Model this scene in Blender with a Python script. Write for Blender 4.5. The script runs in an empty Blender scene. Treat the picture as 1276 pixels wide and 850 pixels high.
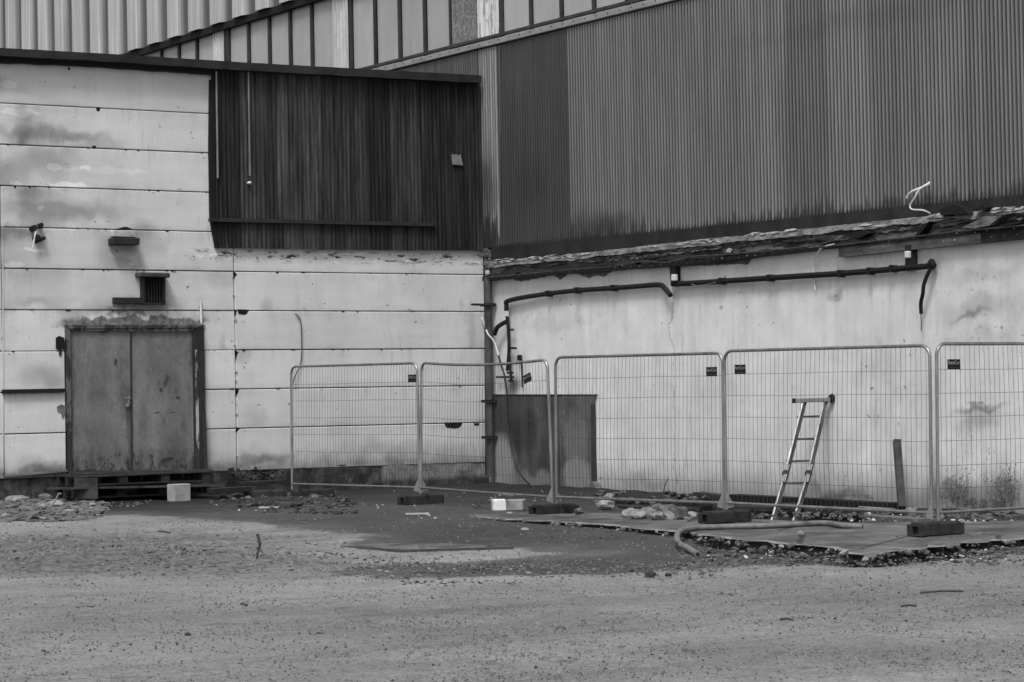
import bpy, bmesh, math, random
import numpy as np
from mathutils import Vector, Matrix, noise
random.seed(7); np.random.seed(7)
rnd = random.Random(11)
S = bpy.context.scene
COL = S.collection

# ------------------------------------------------------------------ camera
# world axes: x runs along the low building's front (corner at x=0), y runs along the hall's side wall
FPX = 3090.0                       # focal length in pixels of a 1276 px wide picture
PITCH, ROLL = 0.0249, 0.0195
CZ = 1.6
A1 = math.radians(32.9)
dR = (math.sin(A1), -math.cos(A1)); dL = (-math.cos(A1), -math.sin(A1))
C0 = (-0.44, 42.5)
CAM = Vector((-(C0[0]*dL[0]+C0[1]*dL[1]), -(C0[0]*dR[0]+C0[1]*dR[1]), CZ))
RIGHT = Vector((dL[0], dR[0], 0)); FWD = Vector((dL[1], dR[1], 0)); UP = Vector((0, 0, 1))
F = FWD*math.cos(PITCH) + UP*math.sin(PITCH)
U0 = UP*math.cos(PITCH) - FWD*math.sin(PITCH)
RC = RIGHT*math.cos(ROLL) - U0*math.sin(ROLL)
UC = U0*math.cos(ROLL) + RIGHT*math.sin(ROLL)
cd = bpy.data.cameras.new('camera'); cam = bpy.data.objects.new('camera', cd); COL.objects.link(cam)
cd.sensor_width = 36; cd.lens = FPX/1276*36; cd.clip_end = 1500; cd.clip_start = 0.1
m = Matrix((RC, UC, -F)).transposed().to_4x4(); m.translation = CAM
cam.matrix_world = m
S.camera = cam

# ------------------------------------------------------------------ light
SUN_EL, SUN_DIR = math.radians(58), Vector((0.74, 0.67, 0)).normalized()
W = bpy.data.worlds.new('World'); S.world = W; W.use_nodes = True
nt = W.node_tree; nt.nodes.clear()
sky = nt.nodes.new('ShaderNodeTexSky'); sky.sky_type = 'NISHITA'; sky.sun_disc = False
sky.sun_elevation = SUN_EL; sky.sun_rotation = math.atan2(SUN_DIR.x, SUN_DIR.y)
sky.air_density = 1.0; sky.dust_density = 4.0
bwn = nt.nodes.new('ShaderNodeRGBToBW')          # the photograph is black and white: a grey sky
bg = nt.nodes.new('ShaderNodeBackground'); bg.inputs['Strength'].default_value = 0.105
wo = nt.nodes.new('ShaderNodeOutputWorld')
nt.links.new(sky.outputs[0], bwn.inputs[0]); nt.links.new(bwn.outputs[0], bg.inputs[0]); nt.links.new(bg.outputs[0], wo.inputs[0])
sl = bpy.data.lights.new('sun', 'SUN'); sl.energy = 1.4; sl.angle = math.radians(16); sl.color = (1, 1, 1)
so = bpy.data.objects.new('sun', sl); COL.objects.link(so)
sv = SUN_DIR*math.cos(SUN_EL) + UP*math.sin(SUN_EL)
so.rotation_euler = sv.to_track_quat('Z', 'Y').to_euler(); so.location = (10, 20, 30)
S.view_settings.view_transform = 'Standard'; S.view_settings.look = 'None'
S.view_settings.exposure = 0.60; S.view_settings.gamma = 1.0

# ------------------------------------------------------------------ pixel to place
def ray(px, py): return F*FPX + RC*(px-638) + UC*(425-py)
def L(px, py, off=0.0):
    d = ray(px, py); return CAM + d*((off-CAM.y)/d.y)          # the low building's front, y = off
def R(px, py, off=0.0):
    d = ray(px, py); return CAM + d*((off-CAM.x)/d.x)          # the hall's side wall, x = off
def AT(px, py, depth):
    d = ray(px, py); return CAM + d*(depth/(d.dot(FWD)))
def depth_of(p): return (p-CAM).dot(FWD)
TD = [(-50, -.08), (22, -.08), (26, -.075), (29, -.02), (33, .085), (36.3, .14), (39, .2), (42, .24), (400, .24)]
def terr(x, y):
    d = (x-CAM.x)*FWD.x + (y-CAM.y)*FWD.y
    z = np.interp(d, [a for a, b in TD], [b for a, b in TD])
    return float(z + min(max((x-4.5)/4, 0), 1)*.07*min(max((4-y)/4, 0), 1))
def slabz(x, y):
    d = (x-CAM.x)*FWD.x + (y-CAM.y)*FWD.y
    return .04 + (d-27.6)*.0127
def G(px, py, fn=terr, up=0.0):
    d = ray(px, py).normalized(); z = 0.0
    for _ in range(25):
        t = (z+up-CAM.z)/d.z; p = CAM + d*t; z = .5*z + .5*fn(p.x, p.y)
    return Vector((p.x, p.y, z+up))

# ------------------------------------------------------------------ mesh helpers
class MB:
    def __init__(s): s.v = []; s.f = []
    def add(s, v, f):
        o = len(s.v); s.v += [tuple(p) for p in v]; s.f += [tuple(i+o for i in q) for q in f]
    def box(s, c, size, rot=None, taper=1.0):
        c = Vector(c); h = Vector(size)/2; vs = []
        for sx, sy, sz in ((-1,-1,-1),(1,-1,-1),(1,1,-1),(-1,1,-1),(-1,-1,1),(1,-1,1),(1,1,1),(-1,1,1)):
            k = taper if sz > 0 else 1
            p = Vector((sx*h.x*k, sy*h.y*k, sz*h.z))
            if rot: p = rot @ p
            vs.append(c+p)
        s.add(vs, [(0,3,2,1),(4,5,6,7),(0,1,5,4),(1,2,6,5),(2,3,7,6),(3,0,4,7)])
    def bar(s, a, b, w, h, up=(0,0,1)):
        a = Vector(a); b = Vector(b); d = (b-a); l = d.length; d.normalize()
        sd = d.cross(Vector(up))
        if sd.length < 1e-4: sd = d.cross(Vector((0, 1, 0)))
        sd.normalize(); u = sd.cross(d)
        s.box((a+b)/2, (l, w, h), Matrix((d, sd, u)).transposed())
    def tube(s, pts, r, seg=8, cap=True):
        pts = [Vector(p) for p in pts]; n = len(pts); rr = r if hasattr(r, '__len__') else [r]*n
        o = len(s.v); pu = None
        for i, p in enumerate(pts):
            t = (pts[min(i+1, n-1)] - pts[max(i-1, 0)]).normalized()
            if pu is None:
                pu = t.cross(Vector((0, 0, 1)))
                if pu.length < .05: pu = t.cross(Vector((0, 1, 0)))
            pu = (pu - t*pu.dot(t)).normalized(); w = t.cross(pu)
            for k in range(seg):
                a = 2*math.pi*k/seg
                s.v.append(tuple(p + (pu*math.cos(a)+w*math.sin(a))*rr[i]))
        for i in range(n-1):
            for k in range(seg):
                k2 = (k+1) % seg
                s.f.append((o+i*seg+k, o+i*seg+k2, o+(i+1)*seg+k2, o+(i+1)*seg+k))
        if cap:
            s.f.append(tuple(o+k for k in reversed(range(seg)))); s.f.append(tuple(o+(n-1)*seg+k for k in range(seg)))
    def prism(s, poly, fn, b0, b1):
        # poly: list of 2-D points, fn(p, depth) -> 3-D
        n = len(poly); o = len(s.v)
        s.v += [tuple(fn(p, b0)) for p in poly] + [tuple(fn(p, b1)) for p in poly]
        s.f.append(tuple(o+i for i in range(n))); s.f.append(tuple(o+n+i for i in reversed(range(n))))
        for i in range(n):
            j = (i+1) % n; s.f.append((o+i, o+n+i, o+n+j, o+j))
    def rock(s, c, r, flat=.7, sub=1, rot=None, rg=rnd):
        bm = bmesh.new(); bmesh.ops.create_icosphere(bm, subdivisions=sub, radius=1)
        sx, sy, sz = r*rg.uniform(.7, 1.3), r*rg.uniform(.7, 1.2), r*flat*rg.uniform(.7, 1.2)
        a = rg.uniform(0, 6.28); M = Matrix.Rotation(a, 3, 'Z') @ Matrix.Rotation(rg.uniform(-.4, .4), 3, 'X')
        o = len(s.v)
        for v in bm.verts:
            p = v.co.copy()*(1+rg.uniform(*((-.42, .32) if sub == 1 else (-.2, .16)))); p = Vector((p.x*sx, p.y*sy, max(p.z, -.8)*sz)); s.v.append(tuple(Vector(c) + M @ p))
        for f in bm.faces: s.f.append(tuple(o+v.index for v in f.verts))
        bm.free()

def top_of(o):
    while o.parent: o = o.parent
    return o
def obj(name, mb, mat, parent=None, smooth=False, bevel=0.0, kind=None, label=None):
    v = np.array(mb.v, dtype=float).reshape(-1, 3)
    if parent is not None: off = np.array(top_of(parent).location)
    else: off = np.array([(v[:, 0].min()+v[:, 0].max())/2, (v[:, 1].min()+v[:, 1].max())/2, v[:, 2].min()])
    me = bpy.data.meshes.new(name); me.from_pydata((v-off).tolist(), [], mb.f); me.materials.append(mat)
    bm = bmesh.new(); bm.from_mesh(me); bmesh.ops.recalc_face_normals(bm, faces=bm.faces)
    if bevel > 0:
        bmesh.ops.bevel(bm, geom=[e for e in bm.edges if len(e.link_faces) == 2 and e.calc_face_angle() > .6], offset=bevel, segments=1, affect='EDGES', clamp_overlap=True)
    bm.to_mesh(me); bm.free()
    if smooth:
        me.polygons.foreach_set('use_smooth', [True]*len(me.polygons))
        me.set_sharp_from_angle(angle=math.radians(40))
    o = bpy.data.objects.new(name, me); COL.objects.link(o)
    if parent is not None: o.parent = parent
    else: o.location = off
    if kind: o['kind'] = kind
    if label: o['label'] = label
    return o
def thing(name, loc, label, cat, group=None):
    o = bpy.data.objects.new(name, None); COL.objects.link(o); o.location = loc
    o.empty_display_size = .2
    o['label'] = label; o['category'] = cat
    if group: o['group'] = group
    return o
def tag(o, label, cat, group=None):
    o['label'] = label; o['category'] = cat
    if group: o['group'] = group
    return o
def fL(b): return lambda p, d: L(p[0], p[1], b) + Vector((0, d-b, 0))
def prismL(name, poly, back, front, mat, parent=None, **k):
    mb = MB(); mb.prism(poly, fL(front), back, front); return obj(name, mb, mat, parent, **k)
def prismR(name, poly, back, front, mat, parent=None, **k):
    mb = MB(); mb.prism(poly, lambda p, d: R(p[0], p[1], front) + Vector((d-front, 0, 0)), back, front); return obj(name, mb, mat, parent, **k)
def rect(x0, y0, x1, y1): return [(x0, y0), (x1, y0), (x1, y1), (x0, y1)]
def smooth_path(pts, n=6):
    pts = [Vector(p) for p in pts]; out = []
    for i in range(len(pts)-1):
        p0 = pts[max(i-1, 0)]; p1 = pts[i]; p2 = pts[i+1]; p3 = pts[min(i+2, len(pts)-1)]
        for k in range(n):
            t = k/n
            out.append(.5*((2*p1) + (p2-p0)*t + (2*p0-5*p1+4*p2-p3)*t*t + (3*p1-p0-3*p2+p3)*t**3))
    out.append(pts[-1]); return out
def cable(name, pts, r, mat, parent=None, n=5, seg=6, **k):
    mb = MB(); mb.tube(smooth_path(pts, n), r, seg); return obj(name, mb, mat, parent, smooth=True, **k)

# ------------------------------------------------------------------ material helpers
class Mt:
    def __init__(s, name, obj_space=False):
        s.m = bpy.data.materials.new(name); s.m.use_nodes = True; s.t = s.m.node_tree; s.t.nodes.clear()
        s.g = s.t.nodes.new('ShaderNodeNewGeometry'); s.pos = s.g.outputs['Position']
        s.oi = None
    def nd(s, t): return s.t.nodes.new(t)
    def lk(s, a, b):
        if isinstance(a, (int, float)): b.default_value = a
        else: s.t.links.new(a, b)
    def ma(s, op, a, b=None, c=None, clamp=False):
        n = s.nd('ShaderNodeMath'); n.operation = op; n.use_clamp = clamp
        s.lk(a, n.inputs[0])
        if b is not None: s.lk(b, n.inputs[1])
        if c is not None: s.lk(c, n.inputs[2])
        return n.outputs[0]
    def mul(s, a, b): return s.ma('MULTIPLY', a, b)
    def add(s, a, b): return s.ma('ADD', a, b)
    def sub(s, a, b): return s.ma('SUBTRACT', a, b)
    def mx(s, a, b): return s.ma('MAXIMUM', a, b)
    def scale(s, v, sc, off=(0, 0, 0)):
        n = s.nd('ShaderNodeVectorMath'); n.operation = 'MULTIPLY_ADD'; s.t.links.new(v, n.inputs[0])
        n.inputs[1].default_value = sc; n.inputs[2].default_value = off; return n.outputs[0]
    def noise(s, sc=1.0, vs=(1, 1, 1), det=4, ro=.55, off=(0, 0, 0), dist=0, v=None):
        n = s.nd('ShaderNodeTexNoise'); s.t.links.new(s.scale(v or s.pos, vs, off), n.inputs['Vector'])
        n.inputs['Scale'].default_value = sc; n.inputs['Detail'].default_value = det; n.inputs['Roughness'].default_value = ro
        n.inputs['Distortion'].default_value = dist; return n.outputs['Fac']
    def voro(s, sc=1.0, vs=(1, 1, 1), feat='F1', out='Distance', off=(0, 0, 0)):
        n = s.nd('ShaderNodeTexVoronoi'); s.t.links.new(s.scale(s.pos, vs, off), n.inputs['Vector']); n.feature = feat
        n.inputs['Scale'].default_value = sc; return n.outputs[out]
    def mr(s, v, a, b, c=0.0, d=1.0, smooth=False):
        n = s.nd('ShaderNodeMapRange'); n.clamp = True
        if smooth: n.interpolation_type = 'SMOOTHSTEP'
        s.lk(v, n.inputs[0]); s.lk(a, n.inputs[1]); s.lk(b, n.inputs[2]); s.lk(c, n.inputs[3]); s.lk(d, n.inputs[4]); return n.outputs[0]
    def lerp(s, f, a, b):
        n = s.nd('ShaderNodeMix'); n.data_type = 'FLOAT'; n.clamp_factor = True
        s.lk(f, n.inputs[0]); s.lk(a, n.inputs[2]); s.lk(b, n.inputs[3]); return n.outputs[0]
    def xyz(s):
        n = s.nd('ShaderNodeSeparateXYZ'); s.t.links.new(s.pos, n.inputs[0]); return n.outputs
    def rand(s):
        n = s.nd('ShaderNodeObjectInfo'); return n.outputs['Random']
    def attr(s, name):
        n = s.nd('ShaderNodeAttribute'); n.attribute_name = name; return n.outputs['Fac']
    def blob(s, c, r, v=None, e0=1.0, e1=.2):
        n = s.nd('ShaderNodeVectorMath'); n.operation = 'SUBTRACT'; s.t.links.new(v or s.pos, n.inputs[0]); n.inputs[1].default_value = c
        q = s.nd('ShaderNodeVectorMath'); q.operation = 'MULTIPLY'; s.t.links.new(n.outputs[0], q.inputs[0]); q.inputs[1].default_value = r
        l = s.nd('ShaderNodeVectorMath'); l.operation = 'LENGTH'; s.t.links.new(q.outputs[0], l.inputs[0])
        return s.mr(l.outputs['Value'], e0, e1, 0, 1, True)
    def warp(s, amt, sc=2.0, det=4):
        n = s.nd('ShaderNodeTexNoise'); s.t.links.new(s.pos, n.inputs['Vector']); n.inputs['Scale'].default_value = sc; n.inputs['Detail'].default_value = det
        a = s.nd('ShaderNodeVectorMath'); a.operation = 'MULTIPLY_ADD'; s.t.links.new(n.outputs['Color'], a.inputs[0])
        a.inputs[1].default_value = (amt*2,)*3; a.inputs[2].default_value = (-amt,)*3
        b = s.nd('ShaderNodeVectorMath'); b.operation = 'ADD'; s.t.links.new(a.outputs[0], b.inputs[0]); s.t.links.new(s.pos, b.inputs[1]); return b.outputs[0]
    def fin(s, col, rough=.8, bump=None, bs=.3, bd=.01, metal=0.0, spec=.35):
        b = s.nd('ShaderNodeBsdfPrincipled'); o = s.nd('ShaderNodeOutputMaterial')
        if isinstance(col, (int, float)): b.inputs['Base Color'].default_value = (col, col, col, 1)
        else:
            s.t.links.new(s.ma('MAXIMUM', col, .012), b.inputs['Base Color'])
        s.lk(rough, b.inputs['Roughness']); s.lk(metal, b.inputs['Metallic']); b.inputs['Specular IOR Level'].default_value = spec
        if bump is not None:
            n = s.nd('ShaderNodeBump'); n.inputs['Strength'].default_value = bs; n.inputs['Distance'].default_value = bd
            s.t.links.new(bump, n.inputs['Height']); s.t.links.new(n.outputs[0], b.inputs['Normal'])
        s.t.links.new(b.outputs[0], o.inputs[0]); return s.m

def simple(name, lo, hi, rough=.8, sc=6, vs=(1, 1, 1), metal=0, bs=.3, bd=.006, det=5, spec=.35):
    m = Mt(name); n = m.noise(sc, vs, det, .6); f = m.noise(sc*9, vs, 3, .6)
    c = m.lerp(m.mr(n, .3, .7), lo, hi); c = m.mul(c, m.mr(f, .2, .8, .8, 1.2))
    c = m.mul(c, m.mr(m.rand(), 0, 1, .85, 1.15))
    return m.fin(c, rough, m.add(n, m.mul(f, .4)), bs, bd, metal, spec)

PXM = .0142      # metres a pixel on the low building's front
def stains(m, v, plane, lst, wv):
    """lst: (px, py, rx, ry, factor) - factor < 1 dirt, > 1 paler paint"""
    for (px, py, rx, ry, k) in lst:
        c = L(px, py) if plane == 'L' else R(px, py)
        mu = PXM if plane == 'L' else .0165
        r = (1/(rx*mu), 0, 1/(ry*.0125)) if plane == 'L' else (0, 1/(rx*mu), 1/(ry*.0118))
        kk = k**1.45 if k < 1 else k
        v = m.mul(v, m.lerp(m.blob(c, r, wv, 1.0, .1 if k < 1 else .72), 1.0, kk))
    return v

jy0 = [128, 180, 231.3, 282.7, 334, 386.5, 437.9, 489.7, 541, 593]
Zs = [L(0, y).z for y in jy0]; k = np.polyfit(range(10), Zs, 1); k_sp = float(k[0])
JZ = [float(k[1]+k[0]*i) for i in range(-1, 11)]      # joint heights; JZ[1] is the joint at y=128
# left wall paint -----------------------------------------------------------
def mk_left_paint():
    m = Mt('painted_siporex'); X = m.xyz()
    big = m.noise(.55, (1, 1, 2.2), 4, .55); mid = m.noise(2.5, (.5, 1, 2.0), 5, .6); st = m.noise(3, (1, 1, .18), 5, .65)
    fine = m.noise(40, (1, 1, 1), 3, .6)
    v = m.mul(.70, m.mr(big, .3, .7, .86, 1.05)); v = m.mul(v, m.mr(mid, .3, .7, .93, 1.04)); v = m.mul(v, m.mr(st, .35, .7, 1.0, .90))
    v = m.mul(v, m.mr(fine, .2, .8, .95, 1.04)); v = m.mul(v, m.mr(m.rand(), 0, 1, .95, 1.03))
    wv = m.warp(.30, 2.2, 8)
    wn = m.nd('ShaderNodeTexWhiteNoise'); wn.noise_dimensions = '1D'
    m.lk(m.ma('FLOOR', m.mul(m.sub(X[2], JZ[1]+k_sp*20), 1/abs(k_sp))), wn.inputs['W'])
    cb = m.nd('ShaderNodeCombineXYZ'); m.lk(m.mul(m.sub(wn.outputs['Value'], .5), 1.0), cb.inputs[0])
    av = m.nd('ShaderNodeVectorMath'); av.operation = 'ADD'; m.t.links.new(wv, av.inputs[0]); m.t.links.new(cb.outputs[0], av.inputs[1]); wv = av.outputs[0]
    v = stains(m, v, 'L', [(8, 200, 30, 120, .78), (20, 168, 90, 16, .66), (80, 172, 60, 12, .72), (95, 200, 60, 30, .72), (20, 215, 80, 26, .62), (50, 262, 110, 22, .60), (20, 240, 50, 14, .7), (25, 105, 60, 20, .78), (10, 290, 70, 14, .7), (10, 330, 60, 45, .82), (30, 290, 40, 30, .74),
        (157, 300, 48, 36, .70), (155, 325, 40, 22, .80), (190, 300, 30, 30, .86), (160, 383, 60, 16, .66), (230, 400, 40, 22, .8), (110, 380, 60, 14, .8), (10, 375, 60, 12, .8),
        (40, 470, 55, 24, .70), (60, 588, 90, 14, .55), (270, 585, 60, 12, .7), (330, 572, 60, 12, .6), (90, 395, 25, 20, .75), (3, 180, 12, 120, .8), (590, 430, 12, 90, .82), (500, 560, 120, 20, .86),
        (300, 385, 12, 14, .8), (280, 440, 10, 30, .82), (345, 520, 30, 20, .9), (240, 345, 25, 18, .85), (18, 95, 40, 14, .8), (1, 75, 16, 10, .4)], wv)
    # arc-shaped smudge and paler filler patches
    v = stains(m, v, 'L', [(9, 105, 12, 7, 1.25), (25, 140, 25, 5, 1.25), (85, 230, 26, 4, 1.3), (68, 208, 8, 5, 1.3), (105, 210, 6, 3, 1.25), (43, 312, 14, 3, 1.35), (18, 330, 12, 4, 1.3), (20, 228, 8, 4, 1.3), (51, 260, 5, 4, 1.35), (155, 318, 22, 5, 1.2), (165, 325, 7, 6, 1.2), (180, 405, 22, 8, 1.15), (130, 212, 60, 5, 1.12)], m.warp(.10, 5, 4))
    fz = m.ma('FRACT', m.mul(m.sub(X[2], JZ[1]+k_sp*20), 1/abs(k_sp)))
    jn = m.mr(m.noise(1.5, (1, 1, .3), 5, .7, (6, 0, 0)), .4, .62)
    v = m.mul(v, m.lerp(m.mul(m.mr(fz, .16, .0), jn), 1, .80)); v = m.mul(v, m.lerp(m.mul(m.mr(fz, .62, 1.0), m.mr(m.noise(8, (1, 1, .1), 4, .7, (1, 7, 0)), .5, .66)), 1, .80))
    dr = m.mul(m.mr(m.noise(11, (1, 1, .12), 4, .7, (9, 1, 4)), .56, .64), m.mr(m.noise(.6, (1, 1, 1), 3, .6, (0, 3, 4)), .5, .6)); v = m.mul(v, m.lerp(dr, 1, .80))
    scr = m.mul(m.mr(m.noise(13, (1, 1, 1), 6, .8, (2, 2, 2)), .60, .64), m.mr(m.noise(.9, (1, 1, 1), 3, .6, (5, 3, 4)), .5, .6)); v = m.mul(v, m.lerp(scr, 1, 1.22))
    # specks: small holes and chips
    pit = m.noise(9, (1, 1, 1.4), 2, .5, (3, 0, 7)); dens = m.noise(.8, (1, 1, 1), 2, .5, (9, 0, 2))
    pm = m.mul(m.mr(pit, .685, .70), m.mr(dens, .46, .54))
    v = m.lerp(m.mul(pm, .8), v, .10)
    zt = L(450, 314).z; zb = L(450, 327).z
    zz = X[2]; band = m.mul(m.mr(zz, zb-.05, zb+.05), m.mr(zz, zt+.03, zt-.05))
    band = m.mul(band, m.mr(X[0], L(225, 320).x, L(250, 320).x))
    pk = m.noise(6, (.55, 1, 1.9), 5, .75, (1, 4, 2)); v = m.lerp(m.mul(m.mr(pk, .535, .55), band), v, .05)
    v = m.lerp(m.mul(m.mr(m.noise(5, (.6, 1, 2), 5, .75, (8, 4, 2)), .57, .585), band), v, .85)
    # flaking above the door
    p = L(168, 404); dm = m.blob(p, (1/1.45, 0, 1/.13), m.warp(.22, 3, 6), 1.0, .75); v = m.lerp(dm, v, m.mr(m.noise(14, (1, 1, 1), 5, .75), .35, .65, .06, .26))
    p = L(155, 388); dm = m.mul(m.blob(p, (1/.42, 0, 1/.16), m.warp(.14, 5, 5), 1.0, .7), m.mr(m.noise(9, (1, 1, 1), 4, .7), .45, .53)); v = m.lerp(m.mul(dm, .8), v, .17)
    # splash zone at the foot
    dz = m.mr(m.add(zz, m.mul(m.sub(m.noise(3, (1, 1, .6), 5, .7), .5), .6)), .50, 1.0, 1, 0, True)
    v = m.mul(v, m.lerp(dz, 1, .38))
    return m.fin(v, .75, m.add(m.add(mid, m.mul(fine, .25)), m.mul(pm, -.8)), .35, .006)
M_LP = mk_left_paint()

def mk_right_paint():
    m = Mt('painted_render'); X = m.xyz()
    big = m.noise(.5, (1, 1, 1.2), 5, .6); mid = m.noise(2.2, (1, 1, 1.2), 6, .65); st = m.noise(4, (1, 1, .10), 4, .6); fine = m.noise(35, (1, 1, 1), 3, .6)
    v = m.mul(.73, m.mr(big, .3, .7, .92, 1.04)); v = m.mul(v, m.mr(mid, .36, .64, .90, 1.04)); v = m.mul(v, m.mr(st, .4, .7, 1.0, .86)); v = m.mul(v, m.mr(fine, .2, .8, .94, 1.05))
    wv = m.warp(.35, 1.6, 6)
    v = stains(m, v, 'R', [(640, 485, 22, 26, .45), (600, 430, 26, 90, .8), (1215, 505, 40, 7, .55), (1225, 385, 70, 22, .82), (1210, 392, 30, 6, .68), (1230, 340, 60, 16, .85), (1215, 520, 30, 16, .75), (1050, 615, 60, 12, .65), (1200, 620, 80, 24, .72), (1256, 610, 30, 40, .7),
        (900, 470, 50, 60, .93), (700, 400, 90, 14, .9), (1040, 370, 14, 10, .75), (1160, 600, 14, 60, .8), (800, 600, 80, 14, .85), (1000, 350, 200, 8, .9), (1230, 420, 70, 14, .88), (1160, 330, 40, 12, .86), (1100, 440, 30, 90, .95)], wv)
    # marks with ragged edges
    for (px, py, rx, ry, th) in [(1042, 371, 9, 8, .50), (1212, 393, 34, 5, .56), (1225, 345, 60, 10, .60), (1215, 502, 22, 4, .50), (1228, 512, 20, 16, .56), (1188, 610, 30, 34, .47), (1252, 612, 32, 34, .48), (1220, 628, 60, 12, .47), (1196, 362, 60, 10, .62), (1100, 330, 30, 30, .64), (1210, 560, 70, 60, .62), (985, 480, 40, 14, .63), (660, 390, 50, 40, .62), (1060, 620, 80, 8, .5), (1176, 425, 20, 8, .55)]:
        c = R(px, py); b = m.blob(c, (0, 1/(rx*.0165), 1/(ry*.0118)), None, 1, .3)
        nn = m.noise(10, (1, 1, 1), 6, .75, (px*.1, 3, 1)); th_ = m.sub(.80, m.mul(b, .845-th))
        k = m.mr(m.sub(nn, th_), 0, .05); v = m.lerp(m.mul(k, .62), v, .16)
    pit = m.noise(8, (1, 1, 1.2), 2, .5, (3, 0, 7)); v = m.lerp(m.mul(m.mul(m.mr(pit, .68, .70), m.mr(m.noise(.7, (1, 1, 1), 3, .6, (4, 4, 9)), .53, .62)), .8), v, .17)
    # vertical hairline crack under the white junction box
    cy = R(838, 430).y; cr = m.ma('ABSOLUTE', m.sub(m.add(X[1], m.mul(m.sub(m.noise(1.6, (1, 1, 1), 5, .7), .5), .5)), cy))
    v = m.mul(v, m.mr(cr, .006, .016, .6, 1)); 
    dz = m.mr(m.add(X[2], m.mul(m.sub(m.noise(3, (1, 1, .6), 5, .7), .5), .5)), .12, .75, 1, 0, True); v = m.mul(v, m.lerp(dz, 1, .45))
    scr = m.mul(m.mr(m.noise(10, (1, 1, 1), 6, .8, (2, 2, 2)), .57, .62), m.mr(m.noise(.7, (1, 1, 1), 3, .6, (5, 3, 4)), .5, .62)); v = m.mul(v, m.lerp(scr, 1, .82))
    dr = m.mul(m.mr(m.noise(9, (1, 1, .12), 4, .7, (9, 1, 4)), .55, .64), m.mr(m.noise(.5, (1, 1, 1), 3, .6, (0, 3, 4)), .46, .58)); v = m.mul(v, m.lerp(dr, 1, .84))
    return m.fin(v, .78, m.add(mid, m.mul(fine, .3)), .35, .008)
M_RP = mk_right_paint()

# weathered corrugated sheets ------------------------------------------------
def mk_corr(name, lo, hi, plane, streak=1.0, crest=(0, .02), rough=.45, drips=None, crestk=1.6, patches=()):
    m = Mt(name); X = m.xyz(); ax = (1, 0, .05) if plane == 'L' else (0, 1, .05)
    s1 = m.noise(6, ax, 6, .75); s2 = m.noise(17, ax, 4, .7, (5, 2, 0)); big = m.noise(.45, (1, 1, .8), 4, .6); f = m.noise(50, (1, 1, .5), 3, .6)
    v = m.lerp(m.mr(s1, .40, .62), lo, hi); v = m.mul(v, m.mr(s2, .3, .7, 1-.35*streak, 1+.35*streak)); v = m.mul(v, m.mr(big, .3, .7, .8, 1.15) if plane == 'L' else m.mr(big, .3, .7, .94, 1.05))
    v = m.mul(v, m.mr(f, .2, .8, .88, 1.1)); v = m.mul(v, m.mr(m.rand(), 0, 1, .88, 1.12))
    if plane == 'L':
        ps = m.mul(m.mr(m.noise(10, (1, 0, .02), 2, .6, (7, 0, 3)), .60, .66), m.mr(m.noise(1.6, (1, 1, .35), 4, .7, (0, 2, 8)), .45, .62)); v = m.lerp(m.mul(ps, .8), v, .085)
        ps = m.mul(m.mr(m.noise(12, (1, 0, .03), 3, .7, (2, 0, 5)), .57, .62), m.mr(m.noise(2.2, (1, 1, .5), 5, .75, (0, 6, 8)), .45, .55)); v = m.lerp(m.mul(ps, .8), v, .012)
    dep = X[1] if plane == 'L' else X[0]
    v = m.mul(v, m.mr(dep, crest[0], crest[1], 1/crestk, crestk))          # rib shading put into the colour, with valley dirt: dark valleys, light crests
    wv = m.warp(.25, 2, 4)
    for (px, py, rx, ry, k) in patches:
        c = L(px, py) if plane == 'L' else R(px, py); r = (1/(rx*PXM), 0, 1/(ry*.0125)) if plane == 'L' else (0, 1/(rx*.0165), 1/(ry*.0118))
        v = m.mul(v, m.lerp(m.blob(c, r, wv, 1, .2), 1, k))
    if drips:
        zb, h, k = drips                      # dark runs climbing from the lower edge
        n = m.noise(13, (0, 1, .03) if plane == 'R' else (1, 0, .03), 3, .7, (2, 1, 0)); n2 = m.noise(.35, (1, 1, .2), 3, .6)
        hh = m.mul(m.mul(m.mr(n, .33, .72), h), m.mr(n2, .35, .65, .5, 1.3)); d = m.sub(X[2], zb)
        v = m.mul(v, m.mr(m.sub(d, hh), -.05, .06, k, 1))
    return m.fin(v, rough, f, .15, .003, 0.0, .5 if plane == 'R' else .15)

# ------------------------------------------------------------------ plain materials
M_DARKM = simple('dark_flashing', .014, .034, .65, 3, (1, 1, .6), .1, spec=.25)
M_BLACK = simple('black_rubber', .009, .018, .7, 8, spec=.2)
M_DARK = simple('dark_backing', .012, .02, .95, 3, spec=.1)
M_GALV = simple('galvanised_steel', .22, .40, .38, 8, (1, 1, .3), .75, .1)
M_WIRE = simple('wire_steel', .035, .075, .6, 8, (1, 1, .3), .0, .1)
M_ALU = simple('aluminium', .26, .42, .35, 10, (1, 1, .3), .6, .1)
M_ALUD = simple('dull_aluminium', .16, .26, .4, 10, (1, 1, .3), .5, .1)
M_WHITE = simple('white_plastic', .6, .75, .5, 5)
M_CABLE = simple('black_cable', .014, .03, .5, 10)
M_BEAM = simple('weathered_beam', .05, .15, .8, 3, (1, 1, 3), 0, .5, .01)
M_LEDGE = simple('torn_bitumen_ledge', .035, .27, .9, 5, (1, 1, 2.5), 0, 1.0, .03)
M_INSUL = simple('torn_insulation', .25, .6, .9, 12, (1, 1, 1), 0, .7, .01)
M_BOARD = simple('old_board', .07, .22, .85, 2.5, (1, .4, 6), 0, .5, .01)
M_WOODD = simple('dark_timber', .012, .035, .85, 5, (1, 1, 1), 0, .5, .01)
M_WOODL = simple('grey_timber', .12, .24, .85, 6, (1, 1, 1), 0, .5, .01)
M_CONC = simple('block_concrete', .22, .36, .9, 9, (1, 1, 1), 0, .6, .008)
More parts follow.
